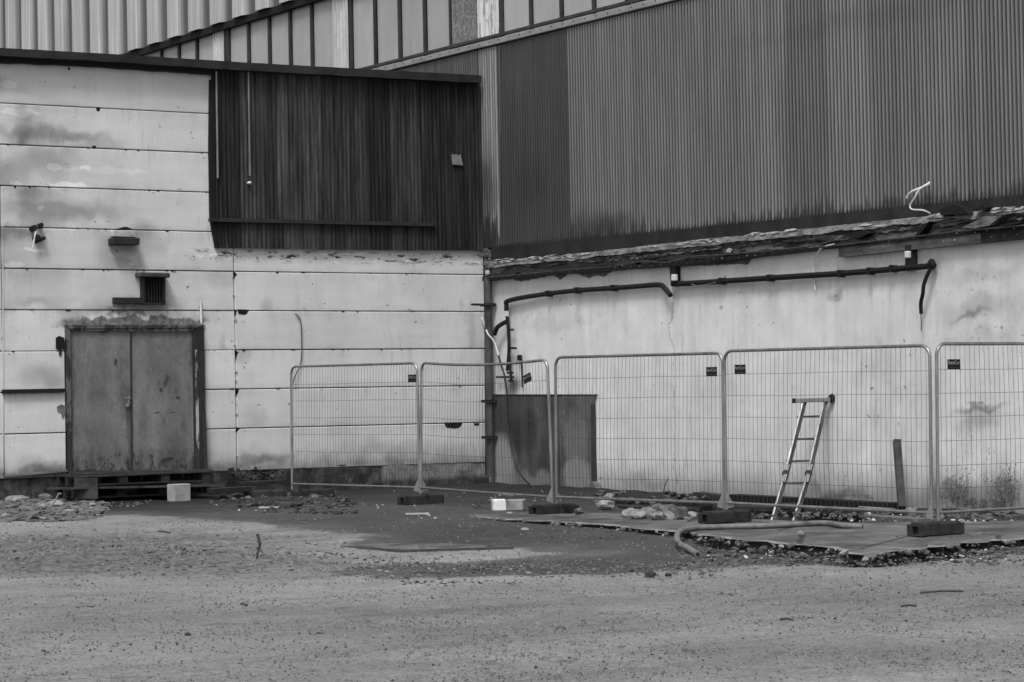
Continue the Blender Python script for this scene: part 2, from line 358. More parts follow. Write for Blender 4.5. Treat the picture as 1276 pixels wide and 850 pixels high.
M_CONCD = simple('dirty_concrete', .07, .17, .9, 7, (1, 1, 1), 0, .6, .01)
M_STONE = simple('dark_stone', .02, .05, .85, 14, (1, 1, 1), 0, .6, .008)
M_FOOT = simple('dusty_rubber', .012, .045, .8, 7, (1, 1, 1), 0, .5, .006, spec=.2)
M_WOODM = simple('brown_timber', .02, .065, .85, 6, (1, 1, 1), 0, .5, .01)
M_RUBL = simple('pale_rubble', .10, .34, .9, 9, (1, 1, 1), 0, .6, .01)
M_RUBG = simple('grey_rubble', .045, .19, .9, 5, (1, 1, 1), 0, .6, .01)
M_MULL = simple('mullion_steel', .03, .06, .55, 4, (1, 1, .5), .2)
M_SILL = simple('sill_flashing', .26, .42, .45, 4, (1, .5, 2), .2)
M_WRIB = simple('white_ribbed_sheet', .5, .72, .5, 5, (1, 1, .3))
M_HOSE = simple('ribbed_hose', .10, .20, .55, 12)
M_PIPE = simple('drainpipe_steel', .03, .10, .5, 6, (1, 1, .3), .3)
M_TWIG = simple('dry_twig', .03, .07, .9, 20)
M_WEED = simple('weed_leaf', .03, .08, .8, 9)
M_GRD = simple('dark_grain', .05, .12, .9, 20); M_GRL = simple('pale_grain', .18, .32, .9, 20)
M_SOIL = simple('soil_rubble', .025, .13, .9, 4, (1, 1, 1), 0, .6, .01)
M_PAPER = simple('pale_litter', .3, .6, .8, 9)

def mk_pane():
    m = Mt('frosted_pane'); n = m.noise(.7, (1, 1, .6), 4, .6); f = m.noise(6, (1, 1, .25), 5, .6); r = m.rand()
    v = m.mul(.41, m.mr(n, .3, .7, .84, 1.08)); v = m.mul(v, m.mr(f, .35, .7, 1.03, .9)); v = m.mul(v, m.mr(r, 0, 1, .9, 1.08))
    return m.fin(v, .28, f, .04, .003, 0, .5)
M_PANE = mk_pane()
def mk_osb():
    m = Mt('chipboard'); w = m.noise(9, (1, 1, .5), 3, .7, (0, 0, 0), 1.5); c = m.noise(16, (1, 1.6, .45), 4, .75, (4, 1, 0), 3)
    v = m.lerp(m.mr(c, .42, .62), .06, .36); v = m.mul(v, m.mr(w, .3, .7, .7, 1.25)); v = m.lerp(m.mul(m.mr(m.noise(22, (1, 1.3, .4), 3, .7, (7, 1, 0), 3), .64, .66), .8), v, .6)
    return m.fin(v, .8, c, .4, .004)
M_OSB = mk_osb()
def mk_door():
    m = Mt('door_paint'); X = m.xyz()
    s = m.noise(3, (1, 1, .30), 6, .7); b = m.noise(1.3, (1, 1, .8), 5, .6); f = m.noise(30, (1, 1, .6), 4, .65)
    v = m.mul(.20, m.mr(s, .38, .62, .78, 1.12)); v = m.mul(v, m.mr(b, .35, .65, .78, 1.12)); v = m.mul(v, m.mr(f, .3, .7, .86, 1.12)); v = m.mul(v, m.mr(m.noise(6, (1, 1, .5), 6, .75, (3, 3, 3)), .52, .62, 1, .78))
    ch = m.noise(10, (1, 1, .7), 5, .75, (2, 0, 5)); zb = L(160, 585).z
    low = m.mr(X[2], zb+.5, zb, 0, 1, True); th = m.sub(.665, m.mul(low, .14)); v = m.lerp(m.mul(m.mr(m.sub(ch, th), 0, .02), .85), v, .035)
    v = m.mul(v, m.lerp(m.mul(low, m.mr(m.noise(6, (1, 1, .2), 4, .7), .35, .6)), 1, .45))
    wv = m.warp(.12, 5, 5)
    for (px, py, rx, ry, k) in [(128, 411, 9, 8, .2), (157, 498, 11, 34, .55), (162, 540, 6, 60, .6), (200, 487, 4, 5, .3), (221, 497, 4, 4, .35), (206, 477, 4, 12, .45), (197, 515, 5, 2, .25), (213, 515, 6, 2, .35), (90, 480, 5, 90, .7), (240, 430, 5, 60, .6), (145, 452, 2.5, 4, .3)]:
        v = m.mul(v, m.lerp(m.blob(L(px, py), (1/(rx*PXM), 0, 1/(ry*.0125)), wv, 1, .3), 1, k))
    return m.fin(v, .5, m.add(f, m.mul(b, .5)), .15, .004, .1)
M_DOOR = mk_door()
def mk_peel(name, lo, hi, th=.5, sc=5, vs=(1, 1, .3)):
    m = Mt(name); n = m.noise(sc, vs, 6, .7); f = m.noise(sc*6, (1, 1, 1), 3, .6)
    v = m.lerp(m.mr(n, th-.02, th+.03), lo, hi); v = m.mul(v, m.mr(f, .2, .8, .8, 1.2)); return m.fin(v, .8, n, .5, .006)
M_PEEL = mk_peel('peeling_timber_paint', .04, .42, .52)
M_WRIBP = mk_peel('flaking_white_sheet', .25, .62, .44, 4, (1, 1.5, .25))
def mk_plinth():
    m = Mt('damp_plinth'); X = m.xyz(); a = m.noise(5, (1, 1, .6), 6, .7); b = m.noise(1.5, (1, 1, 1), 4, .6); f = m.noise(26, (1, 1, .5), 4, .7)
    v = m.lerp(m.mr(a, .45, .7), .022, .10); v = m.mul(v, m.mr(f, .3, .7, .6, 1.5)); v = m.mul(v, m.mr(b, .3, .7, .6, 1.3))
    x1 = L(475, 590).x; lt = m.mr(X[0], x1, x1-.06); zt = L(540, 596).z
    v = m.lerp(m.mul(m.mul(lt, m.mr(X[2], zt-.04, zt+.05)), m.mr(a, .3, .55, .5, 1)), v, m.mul(.22, m.mr(f, .3, .7, .55, 1.25)))
    return m.fin(v, .9, m.add(a, m.mul(f, .5)), .7, .02)
M_PLINTH = mk_plinth()
def mk_hatch():
    m = Mt('hatch_sheet'); X = m.xyz(); s = m.noise(4, (1, 1, .15), 5, .65); b = m.noise(1.4, (1, 1, 1), 5, .6); f = m.noise(30, (1, 1, .5), 3, .6)
    v = m.mul(.058, m.mr(s, .35, .7, .7, 1.35)); v = m.mul(v, m.mr(f, .3, .7, .75, 1.25)); v = m.mul(v, m.mr(b, .38, .62, .7, 1.25)); wv = m.warp(.3, 2, 6)
    pale = m.blob(R(628, 585), (0, 1/.62, 1/.75), wv, 1, .45); v = m.lerp(pale, v, m.mul(.27, m.mr(s, .3, .7, .8, 1.1)))
    rs = m.mr(X[1], R(699, 560).y, R(701, 560).y); v = m.mul(v, m.lerp(rs, 1, 1.45))
    pale = m.blob(R(720, 560), (0, 1/.42, 1/.75), wv, 1, .7); v = m.lerp(m.mul(pale, .6), v, m.mul(.17, m.mr(s, .3, .7, .8, 1.1)))
    pale = m.blob(R(722, 590), (0, 1/.5, 1/.42), wv, 1, .6); v = m.lerp(pale, v, m.mul(.22, m.mr(s, .3, .7, .8, 1.1)))
    pale = m.blob(R(660, 600), (0, 1/.9, 1/.22), wv, 1, .5); v = m.lerp(m.mul(pale, .8), v, .20)
    dk = m.blob(R(655, 540), (0, 1/.55, 1/.45), wv, 1, .4); v = m.mul(v, m.lerp(dk, 1, .55))
    return m.fin(v, .6, m.add(b, m.mul(f, .3)), .3, .006)
M_HATCH = mk_hatch()

# ------------------------------------------------------------------ ground
def poly_g(pts, fn=terr): return [G(x, y, fn).to_2d() for x, y in pts]
def sdist(P, poly):
    P = np.asarray(P); n = len(poly); d = np.full(len(P), 1e9); ins = np.zeros(len(P), bool)
    for i in range(n):
        a = np.array(poly[i]); b = np.array(poly[(i+1) % n]); e = b-a; w = P-a
        t = np.clip((w@e)/max(e@e, 1e-9), 0, 1); q = w - t[:, None]*e; d = np.minimum(d, (q*q).sum(1))
        c1 = (a[1] > P[:, 1]) != (b[1] > P[:, 1])
        with np.errstate(divide='ignore', invalid='ignore'):
            xi = (b[0]-a[0])*(P[:, 1]-a[1])/(b[1]-a[1]) + a[0]
        ins ^= c1 & (P[:, 0] < xi)
    d = np.sqrt(d); return np.where(ins, d, -d)
FAR = [(1700, 640), (1700, 560), (600, 560), (-500, 575), (-500, 640)]
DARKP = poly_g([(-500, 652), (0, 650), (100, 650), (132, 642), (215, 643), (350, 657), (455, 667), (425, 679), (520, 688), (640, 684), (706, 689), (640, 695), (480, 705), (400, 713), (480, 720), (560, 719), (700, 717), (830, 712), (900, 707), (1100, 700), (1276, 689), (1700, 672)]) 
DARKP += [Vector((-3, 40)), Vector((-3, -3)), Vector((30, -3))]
GRAVP = [poly_g([(-60, 668), (60, 664), (170, 662), (320, 664), (420, 668), (330, 680), (430, 700), (330, 722), (120, 718), (-60, 716)]), poly_g([(230, 660), (460, 700), (700, 716), (860, 706), (760, 695), (650, 700), (430, 712), (300, 715)]),
         poly_g([(845, 676), (900, 680), (1000, 688), (1090, 696), (1180, 684), (1290, 674), (1290, 686), (1090, 704), (960, 706), (860, 694)])]
PALEP = poly_g([(395, 700), (560, 697), (690, 690), (640, 687), (520, 692), (420, 684), (380, 688)])
SLAB_F = [(585, 643), (620, 646), (660, 648), (700, 650), (750, 653), (800, 658), (845, 662), (885, 667), (920, 671), (960, 675), (1000, 678), (1040, 682), (1062, 688), (1085, 693), (1104, 687), (1150, 682), (1200, 677), (1250, 672), (1310, 668), (1400, 663)]
SLAB_B = [(585, 641), (625, 640), (665, 639), (705, 640), (750, 639), (800, 641), (845, 644), (885, 646), (920, 646), (960, 648), (1000, 649), (1040, 650), (1062, 651), (1085, 652), (1104, 652), (1150, 651), (1200, 650), (1250, 649), (1310, 647), (1400, 645)]
def mk_ground():
    m = Mt('yard_surface'); dk = m.attr('dark'); gv = m.attr('gravel'); pl = m.attr('pale')
    big = m.noise(.35, (1, 1, 1), 5, .6); mid = m.noise(2.2, (1, 1, 1), 5, .65); f = m.noise(28, (1, 1, 1), 4, .75); ff = m.noise(90, (1, 1, 1), 3, .7)
    ed = m.noise(1.4, (1, 1, 1), 8, .8, (3, 3, 0))
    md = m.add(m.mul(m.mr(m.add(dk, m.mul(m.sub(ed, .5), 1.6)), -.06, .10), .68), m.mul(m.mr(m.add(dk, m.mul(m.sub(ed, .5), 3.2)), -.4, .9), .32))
    mg = m.mr(m.add(gv, m.mul(m.sub(ed, .5), 3.4)), -.5, .8)
    mp = m.mr(m.add(pl, m.mul(m.sub(ed, .5), .8)), -.05, .1)
    v = m.mul(.262, m.mr(big, .35, .65, .84, 1.1)); v = m.mul(v, m.lerp(m.blob(G(1240, 750), (1/6.5, 1/6.5, 0), m.warp(1.6, .5, 6), 1, .1), 1, .72)); v = m.mul(v, m.mr(m.noise(.14, (1, 1, 1), 3, .5, (2, 7, 0)), .38, .62, .82, 1.06)); v = m.mul(v, m.mr(mid, .25, .75, .90, 1.08)); v = m.mul(v, m.mr(f, .3, .7, .58, 1.42)); v = m.mul(v, m.mr(ff, .3, .7, .55, 1.45)); v = m.mul(v, m.mr(m.noise(9, (1, 1, 1), 5, .8, (0, 5, 2)), .36, .64, .84, 1.12))
    # dark worn streaks lying across the yard and small tar spots
    stv = m.noise(1.2, (RIGHT.x*.5+.5, 1, 1), 5, .7, (5, 1, 0)); sm_ = m.noise(.55, (1, 1, 1), 8, .75, (1, 1, 6)); v = m.mul(v, m.mr(sm_, .40, .62, .80, 1.06)); v = m.mul(v, m.mr(stv, .56, .68, 1, .74))
    spot = m.noise(11, (1, 1, 1), 2, .5, (6, 2, 0)); v = m.lerp(m.mul(m.mr(spot, .69, .71), .8), v, .05)
    spot2 = m.noise(5, (1, 1, 1), 4, .7, (1, 9, 0)); v = m.mul(v, m.mr(spot2, .58, .66, 1, .72))
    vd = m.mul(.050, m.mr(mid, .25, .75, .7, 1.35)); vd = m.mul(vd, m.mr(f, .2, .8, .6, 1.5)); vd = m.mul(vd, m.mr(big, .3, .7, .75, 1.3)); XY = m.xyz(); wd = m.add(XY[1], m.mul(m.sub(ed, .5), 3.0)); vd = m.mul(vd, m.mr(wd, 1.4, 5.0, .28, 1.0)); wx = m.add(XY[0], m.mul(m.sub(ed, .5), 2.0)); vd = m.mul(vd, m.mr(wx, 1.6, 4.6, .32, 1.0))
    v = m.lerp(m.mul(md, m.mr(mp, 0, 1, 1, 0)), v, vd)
    vo = m.voro(11, (1, 1, 1), 'F1', 'Color'); vd1 = m.voro(11, (1, 1, 1), 'F1', 'Distance')
    gcol = m.mul(m.lerp(m.mr(vo, .1, .9), .05, .24), m.mr(vd1, .25, .6, 1.1, .45)); gcol = m.mul(gcol, m.mr(mid, .3, .7, .75, 1.15))
    v = m.lerp(m.mul(mg, m.mr(mid, .3, .6, .35, .85)), v, m.mul(gcol, m.lerp(md, 1.0, .6)))
    dist = m.nd('ShaderNodeVectorMath'); 
    h = m.add(m.mul(f, .8), m.add(m.mul(ff, .35), m.add(m.mul(mid, 1.2), m.mul(mg, m.mul(vd1, -1.6)))))
    rough = m.lerp(md, .9, m.mr(mid, .35, .6, .55, .85))
    return m.fin(v, rough, h, .55, .02, 0, .3)
M_GROUND = mk_ground()
def axis(a, b, st, ext):
    c = list(np.arange(a, b+1e-6, st)); s = st; x = a; lo = []
    while x > -ext: s *= 1.5; x -= s; lo.append(x)
    s = st; x = c[-1]; hi = []
    while x < ext: s *= 1.5; x += s; hi.append(x)
    return np.array(lo[::-1]+c+hi)
gx = axis(-1.0, 27, .12, 300); gy = axis(-1.0, 38, .12, 300)
XX, YY = np.meshgrid(gx, gy); PP = np.stack([XX.ravel(), YY.ravel()], 1)
D = (PP[:, 0]-CAM.x)*FWD.x + (PP[:, 1]-CAM.y)*FWD.y
Z = np.interp(D, [a for a, b in TD], [b for a, b in TD]) + np.clip((PP[:, 0]-4.5)/4, 0, 1)*.07*np.clip((4-PP[:, 1])/4, 0, 1)
fine = (PP[:, 0] > -1.01) & (PP[:, 0] < 27.1) & (PP[:, 1] > -1.01) & (PP[:, 1] < 38.1)
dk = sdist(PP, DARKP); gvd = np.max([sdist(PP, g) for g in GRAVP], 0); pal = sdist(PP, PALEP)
slabpoly = [G(x, y, slabz).to_2d() for x, y in SLAB_F] + [G(x, y, slabz).to_2d() for x, y in reversed(SLAB_B)]
sd = sdist(PP, slabpoly)
# hollow between the slab and the hall wall
trench = [G(735, 618, terr).to_2d(), G(800, 642).to_2d(), G(950, 648).to_2d(), G(1130, 653).to_2d(), Vector((.05, 11.3)), Vector((.05, 3.6))]
td = sdist(PP, trench)
nz = np.zeros(len(PP))
idx = np.where(fine)[0]
for i in idx:
    p = Vector((PP[i, 0], PP[i, 1], 0)); nz[i] = noise.noise(p*.9)*.012 + noise.noise(p*3.1)*.006*(1 + 2.5*min(max(gvd[i]+.3, 0), .6) + (1.5 if td[i] > 0 else 0)*2)
    if dk[i] > 0 and PP[i,1] < 9: nz[i] += noise.noise(p*1.7+Vector((5,5,5)))*.02
Z = Z + nz
frp = np.array([G(x, y, slabz).to_2d() for x, y in SLAB_F if 870 < x < 1230]); 
def pl_dist(P, pl):
    d = np.full(len(P), 1e9)
    for i in range(len(pl)-1):
        a, e = pl[i], pl[i+1]-pl[i]; w = P-a; t = np.clip((w@e)/(e@e), 0, 1); q = w-t[:, None]*e; d = np.minimum(d, np.hypot(q[:, 0], q[:, 1]))
    return d
Z = Z - .07*np.clip(1-pl_dist(PP, frp)/.5, 0, 1)
Z = np.where(sd > .1, Z-.08, Z)
Z = np.where(td > 0, Z - .24*np.clip(td/.25, 0, 1), Z)
nx, ny = len(gx), len(gy)
ii = np.arange((nx-1)*(ny-1)); r_, c_ = ii//(nx-1), ii % (nx-1); a_ = r_*nx+c_
faces = np.stack([a_, a_+1, a_+nx+1, a_+nx], 1)
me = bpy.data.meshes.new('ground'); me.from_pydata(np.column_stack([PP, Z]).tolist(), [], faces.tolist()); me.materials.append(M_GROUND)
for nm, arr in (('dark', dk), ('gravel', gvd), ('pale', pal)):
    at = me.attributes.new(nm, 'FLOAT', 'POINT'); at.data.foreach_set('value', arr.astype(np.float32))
me.polygons.foreach_set('use_smooth', [True]*len(me.polygons))
go = bpy.data.objects.new('ground', me); COL.objects.link(go); go['kind'] = 'structure'

def mk_slab():
    m = Mt('slab_concrete'); X = m.xyz(); mid = m.noise(1.8, (1, 1, 1), 5, .65); f = m.noise(26, (1, 1, 1), 4, .75); nz_ = m.g.outputs['Normal']
    v = m.mul(.115, m.mr(mid, .36, .64, .6, 1.4)); v = m.mul(v, m.mr(f, .3, .7, .7, 1.3)); v = m.mul(v, m.mr(m.noise(.7, (1, 1, 1), 5, .7, (7, 0, 0)), .42, .6, .6, 1.15))
    ck = m.voro(.55, (1, 1, 1), 'DISTANCE_TO_EDGE'); v = m.mul(v, m.mr(m.add(ck, m.mul(m.sub(f, .5), .03)), .008, .022, .35, 1))
    e = m.attr('edge'); v = m.lerp(m.mul(m.mr(m.add(e, m.mul(m.sub(mid, .44), .9)), .17, .02), .7), v, m.mul(.30, m.mr(f, .2, .8, .6, 1.3)))
    return m.fin(v, .85, m.add(mid, f), .5, .012)
M_SLAB = mk_slab()
M_SLABF = simple('shaded_slab_face', .018, .055, .95, 4, (1, 1, 1), 0, .8, .02, spec=.15)  # shade on the slab's front face put into its dark colour
M_SOIL = simple('soil_rubble', .025, .13, .9, 4, (1, 1, 1), 0, .6, .01)
def build_slab():
    fr = smooth_path([G(x, y, slabz) for x, y in SLAB_F], 7); bk = smooth_path([G(x, y, slabz) for x, y in SLAB_B], 7)
    n = len(fr); mb = MB(); rows = [0, .03, .08, .2, .4, .6, .8, 1.0]; edge = []
    rg = random.Random(3)
    j = [Vector((noise.noise(Vector((i*.35, 0, 1))), noise.noise(Vector((i*.35, 5, 1))), 0))*.10 for i in range(n)]
    for i in range(n):
        nn = noise.noise(Vector((i*.9, 2, 6))); j[i] += (bk[i]-fr[i]).normalized()*(.05*nn + (.10 if nn > .28 else 0))
    for ri, t in enumerate([-1]+rows):
        for i in range(n):
            p = fr[i] + j[i] + (bk[i]-fr[i])*max(t, 0)
            z = slabz(p.x, p.y) + noise.noise(p*2.1)*.008
            if ri == 1: z -= .012 + .02*max(0, noise.noise(Vector((i*.4, 9, 2))))
            if t == -1:
                z -= .22; p = p - (bk[i]-fr[i]).normalized()*(.02-.05)
            mb.v.append((p.x, p.y, z)); edge.append(max(t, 0)*(bk[i]-fr[i]).length)
    for ri in range(1, len(rows)):
        for i in range(n-1): a = ri*n+i; mb.f.append((a, a+1, a+n+1, a+n))
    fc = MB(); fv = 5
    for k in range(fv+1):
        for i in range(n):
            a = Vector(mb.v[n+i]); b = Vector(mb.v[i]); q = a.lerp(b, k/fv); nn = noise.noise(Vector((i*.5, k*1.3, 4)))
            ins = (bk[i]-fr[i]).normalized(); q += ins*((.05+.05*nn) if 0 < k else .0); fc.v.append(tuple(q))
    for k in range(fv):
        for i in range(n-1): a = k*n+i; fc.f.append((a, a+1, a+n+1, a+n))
    o = obj('concrete_slab', mb, M_SLAB, kind='structure')
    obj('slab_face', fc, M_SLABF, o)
    at = o.data.attributes.new('edge', 'FLOAT', 'POINT'); at.data.foreach_set('value', np.array(edge, np.float32))
    # crumbled chunks stuck to and lying below the broken edge
    cr_ = MB(); cs = MB(); rg = random.Random(8)
    for _ in range(430):
        i = rg.randrange(n-1)
        if noise.noise(Vector((i*.22, 4, 4))) < -.15: continue
        i = i; p = (fr[i]+j[i]).lerp(fr[i+1]+j[i+1], rg.random()); o_ = (fr[i]-bk[i]).normalized(); up_ = rg.random(); p = p + o_*(.03+.16*(1-up_)*rg.random()); p.z = slabz(p.x, p.y)-.015-.12*(1-up_**.5)
        (cr_ if rg.random() < .14 else cs).rock(p, .008+.05*rg.random()**3, .7, 1, rg=rg)
    obj('edge_crumbs', cr_, M_CONC, o, kind='stuff'); obj('edge_soil', cs, M_SOIL, o, kind='stuff')
    # back face
    mb = MB()
    for i in range(n): p = bk[i]+j[i]; mb.v.append((p.x, p.y, slabz(p.x, p.y)+.001)); 
    for i in range(n): p = bk[i]+j[i]; mb.v.append((p.x, p.y, slabz(p.x, p.y)-.3))
    for i in range(n-1): mb.f.append((i, i+1, n+i+1, n+i))
    b = obj('slab_edge', mb, M_CONCD, o)
build_slab()

# ------------------------------------------------------------------ LOW BUILDING (left)
LB = thing('low_building', (4, 0, .2), 'low white-painted concrete panel building with dark corrugated upper cladding and grey double doors', 'building')
XL = L(3, 400).x; XJ = L(293.5, 450).x; XR = 0.0
xd0, xd1 = L(82, 500).x, L(256, 500).x; zd1 = L(165, 405).z; zd0 = L(165, 590).z
XCL = L(264, 180).x
def panel(x0, x1, z0, z1, hole=None, depth=.10):
    """one aerated-concrete panel with chamfered edges, optional door notch cut up from its lower edge"""
    g = .007; x0 += g; x1 -= g; z0 += g; z1 -= g; c = .010; mb = MB(); rg = rnd
    def prof(x0, x1, z0, z1): return [(x0, z0), (x1, z0), (x1, z1), (x0, z1)]
    if hole: hx0, hx1, hz = hole; P = [(x0, z0), (hx0, z0), (hx0, hz), (hx1, hz), (hx1, z0), (x1, z0), (x1, z1), (x0, z1)]; Q = P
    else:
        P = prof(x0, x1, z0, z1); Q = prof(x0+c, x1-c, z0+c, z1-c)
        # a few nicks along the edges
    n = len(P); dz = rg.uniform(-.0035, .0035); fr = 0 + dz
    mb.v += [(x, -depth, z) for x, z in P] + [(x, fr-c, z) for x, z in P] + [(x, fr, z) for x, z in Q]
    if hole: mb.v[-n:] = [(x, fr, z) for x, z in P]
    for i in range(n):
        j = (i+1) % n
        mb.f.append((i, j, n+j, n+i)); mb.f.append((n+i, n+j, 2*n+j, 2*n+i))
    mb.f.append(tuple(2*n+i for i in range(n)))
    return obj('concrete_panel', mb, M_LP, LB)
zc = L(400, 312).z
zflash = L(100, 74).z
for i in range(11):
    zt = JZ[i] if i > 0 else zflash+.06; zb = JZ[i+1]
    if i == 10: break
    if i == 9: zb = L(160, 592).z + 0
    if i == 0:
        panel(XL, XCL-.25, zb, zt); panel(XL, XL+6, zb, zt)
        continue
    if zb > zc + .3:
        panel(XL, XCL-.25, zb, zt); panel(XL, XL+6, zb, zt); continue
    xr = XJ
    mid_door = zb < zd1 - .02
    if mid_door and zt > zd1 + .02:
        panel(XL, xr, zb, zt, (xd1, xd0, zd1)) if False else panel(min(XL, xr), max(XL, xr), zb, zt, (xd1, xd0, zd1))
    elif mid_door:
        panel(xd0, XL, zb, zt); panel(xr, xd1, zb, zt)
    else: panel(xr, XL, zb, zt)
    panel(XL, XL+6, zb, zt)
    panel(XR+.02, xr, zb, zt)
mb = MB(); mb.box((4, -.2, 4.0), (22, .2, 8.0)) ; 
# backing wall behind the panels, with the door recess left free
mb = MB(); zz1 = L(100, 66).z
mb.box(((xd0+16)/2, -.16, zz1/2), (16-xd0, .10, zz1)); mb.box((xd1/2-.1, -.16, zz1/2), (xd1+.2, .10, zz1)); mb.box(((xd0+xd1)/2, -.16, (zd1+zz1)/2+.02), (xd0-xd1-.002, .099, zz1-zd1))
obj('backing_wall', mb, M_DARK, LB)
mb = MB(); mb.box((6, -7.5, zz1-.08), (19.9, 15, .12)); obj('roof', mb, M_DARKM, LB)
mb = MB(); mb.box((15.95, -7.5, 3.6), (.1, 14.6, zz1*2-7.4 if zz1*2 < 15 else 7.0)); obj('end_wall', mb, M_CONCD, LB)
# plinth
zpt = L(450, 578).z-.01
def rough_strip(name, x0, x1, z0, z1, y0, y1, mat, parent, amp=.02, nx=60, nz=5):
    mb = MB(); o = 0
    for k in range(nz+1):
        for i in range(nx+1):
            x = x0+(x1-x0)*i/nx; z = z0+(z1-z0)*k/nz; n = noise.noise(Vector((x*3, z*6, 3)))
            mb.v.append((x, y1+n*amp, z+(noise.noise(Vector((x*4, 1, 8)))*amp*1.2 if k == nz else 0)))
    for k in range(nz):
        for i in range(nx): a = k*(nx+1)+i; mb.f.append((a, a+1, a+nx+2, a+nx+1))
    a = nz*(nx+1); b = len(mb.v)
    for i in range(nx+1): mb.v.append((x0+(x1-x0)*i/nx, y0, z1))
    for i in range(nx): mb.f.append((a+i, a+i+1, b+i+1, b+i))
    return obj(name, mb, mat, parent)
zpl = L(40, 593).z - .015
rough_strip('plinth', -.0, xd1+.3, -.3, zpt, -.2, -.005, M_PLINTH, LB, .03, 90, 6)
rough_strip('plinth', xd1+.3, 16, -.3, zpl-.03, -.2, -.035, M_PLINTH, LB, .015, 60, 4)
prismL('plinth_ledge', [(7, 592), (84, 585.5), (84, 588), (7, 594.5)], -.1, .05, M_BOARD, LB)
# spill of mortar over the plinth near the joint
mb = MB()
for _ in range(70):
    px = rnd.gauss(320, 14); p = L(px, 588+rnd.uniform(-7, 8)+abs(px-320)*.12, -.02); mb.rock(p, rnd.uniform(.02, .05), .8)
obj('mortar_spill', mb, M_PLINTH, LB, kind='stuff')

# vertical joint filling: crumbled mortar along the joint between the two columns
mb = MB(); zj0, zj1 = L(296, 583).z, L(290, 313).z
z = zj0
while z < zj1:
    mb.rock((XJ+rnd.uniform(-.02, .02), .0, z), rnd.uniform(.012, .03), .8); z += rnd.uniform(.12, .42)
obj('joint_mortar', mb, M_RUBL, LB, kind='stuff')
mb = MB()
for yj in (339.5, 388, 437, 485, 533):
    for s_ in (0, 1):
        p = L(293.7+(yj-450)*.02, yj+rnd.uniform(-1, 4), .0); w = rnd.uniform(.02, .05); h = rnd.uniform(.03, .10)
        mb.prism([(p.x-w-.01, p.z-.01), (p.x+.01, p.z+h*.3), (p.x+.008, p.z-h), (p.x-.004, p.z-h*.8)], lambda q, d: Vector((q[0], d, q[1])), -.03, .004)
obj('joint_break', mb, M_DARK, LB, kind='stuff')

# flashing (parapet)
def stripL(name, top, bot, back, front, mat, parent=LB, n=40, jit=.0, seed=0):
    """long strip on the low building's front; top/bot are lists of pixel points, followed linearly"""
    mb = MB(); tx = [p[0] for p in top]; ty = [p[1] for p in top]; bx = [p[0] for p in bot]; by = [p[1] for p in bot]
    x0, x1 = tx[0], tx[-1]
    for i in range(n+1):
        px = x0+(x1-x0)*i/n; a = L(px, np.interp(px, tx, ty), front); b = L(px, np.interp(px, bx, by), front)
        b.z += noise.noise(Vector((px*.05, seed, 1)))*jit; a.z += noise.noise(Vector((px*.05, seed, 7)))*jit*.4
        mb.v += [tuple(a), tuple(b), (b.x, back, b.z), (a.x, back, a.z)]
    for i in range(n):
        o = i*4
        for q in range(4): q2 = (q+1) % 4; mb.f.append((o+q, o+q2, o+4+q2, o+4+q))
    mb.f += [(0, 1, 2, 3), (n*4+3, n*4+2, n*4+1, n*4)]
    return obj(name, mb, mat, parent)
stripL('roof_flashing', [(-60, 56), (0, 59.5), (160, 68.5), (300, 77.5), (600, 94)], [(-60, 66), (0, 69), (160, 78), (300, 87.5), (600, 103.5)], -.5, .24, M_DARKM, jit=.012, n=60)
stripL('flashing_shadow', [(-60, 66), (0, 70), (266, 84)], [(-60, 74), (0, 78), (100, 82), (266, 93)], -.05, .10, M_BLACK, jit=.012, seed=4)  # black strip standing in for the flashing's shadow on the panels

# corrugated cladding on the left, sheets with their own tone
def corr(name, plane, u0, u1, ztop, zbot, mat, parent, base, amp=.007, pitch=.076, seg=8, zdiv=1, sharp=False, phase=0.0):
    n = max(2, int(round((u1-u0)/pitch*seg))); mb = MB(); nrow = zdiv+1
    for i in range(n+1):
        u = u0+(u1-u0)*i/n; w = math.cos((u+phase)/pitch*2*math.pi)
        zt = ztop(u); zb = zbot(u)
        for r in range(nrow):
            z = zt+(zb-zt)*r/zdiv; d = base+amp*w
            mb.v.append((u, d, z) if plane == 'L' else (d, u, z))
        mb.v.append((u, base+amp*w-.012, zb) if plane == 'L' else (base+amp*w-.012, u, zb))
    s = nrow+1
    for i in range(n):
        for r in range(s-1): a = i*s+r; mb.f.append((a, a+s, a+s+1, a+1))
    o = obj(name, mb, mat, parent)
    o.data.polygons.foreach_set('use_smooth', [True]*len(o.data.polygons)); o.data.set_sharp_from_angle(angle=math.radians(60))
    return o
CB = .07
mats_l = [mk_corr('weathered_cladding_%s' % n, lo, hi, 'L', 2.2, (CB-.009, CB+.009), .75, None, 1.06, pt) for n, lo, hi, pt in
          (('dull', .024, .052, ()), ('pale', .026, .082, ()), ('rusty', .014, .030, ()))]
zt_f = L(400, 88, CB).z - .02
bl = [(L(x, y, CB).x, L(x, y, CB).z) for x, y in ((603, 312), (500, 312), (400, 311), (273, 309))]
bl.sort()
zbot_l = lambda u: float(np.interp(u, [a for a, b in bl], [b for a, b in bl]))
edge_px = [(603, 0), (583, 2), (556, 2), (523, 0), (486, 2), (458, 0), (428, 0), (402, 1), (372, 1), (345, 0), (322, 1), (300, 2), (283, 2), (266, 2)]
us = [L(x, 200, CB).x for x, _ in edge_px]
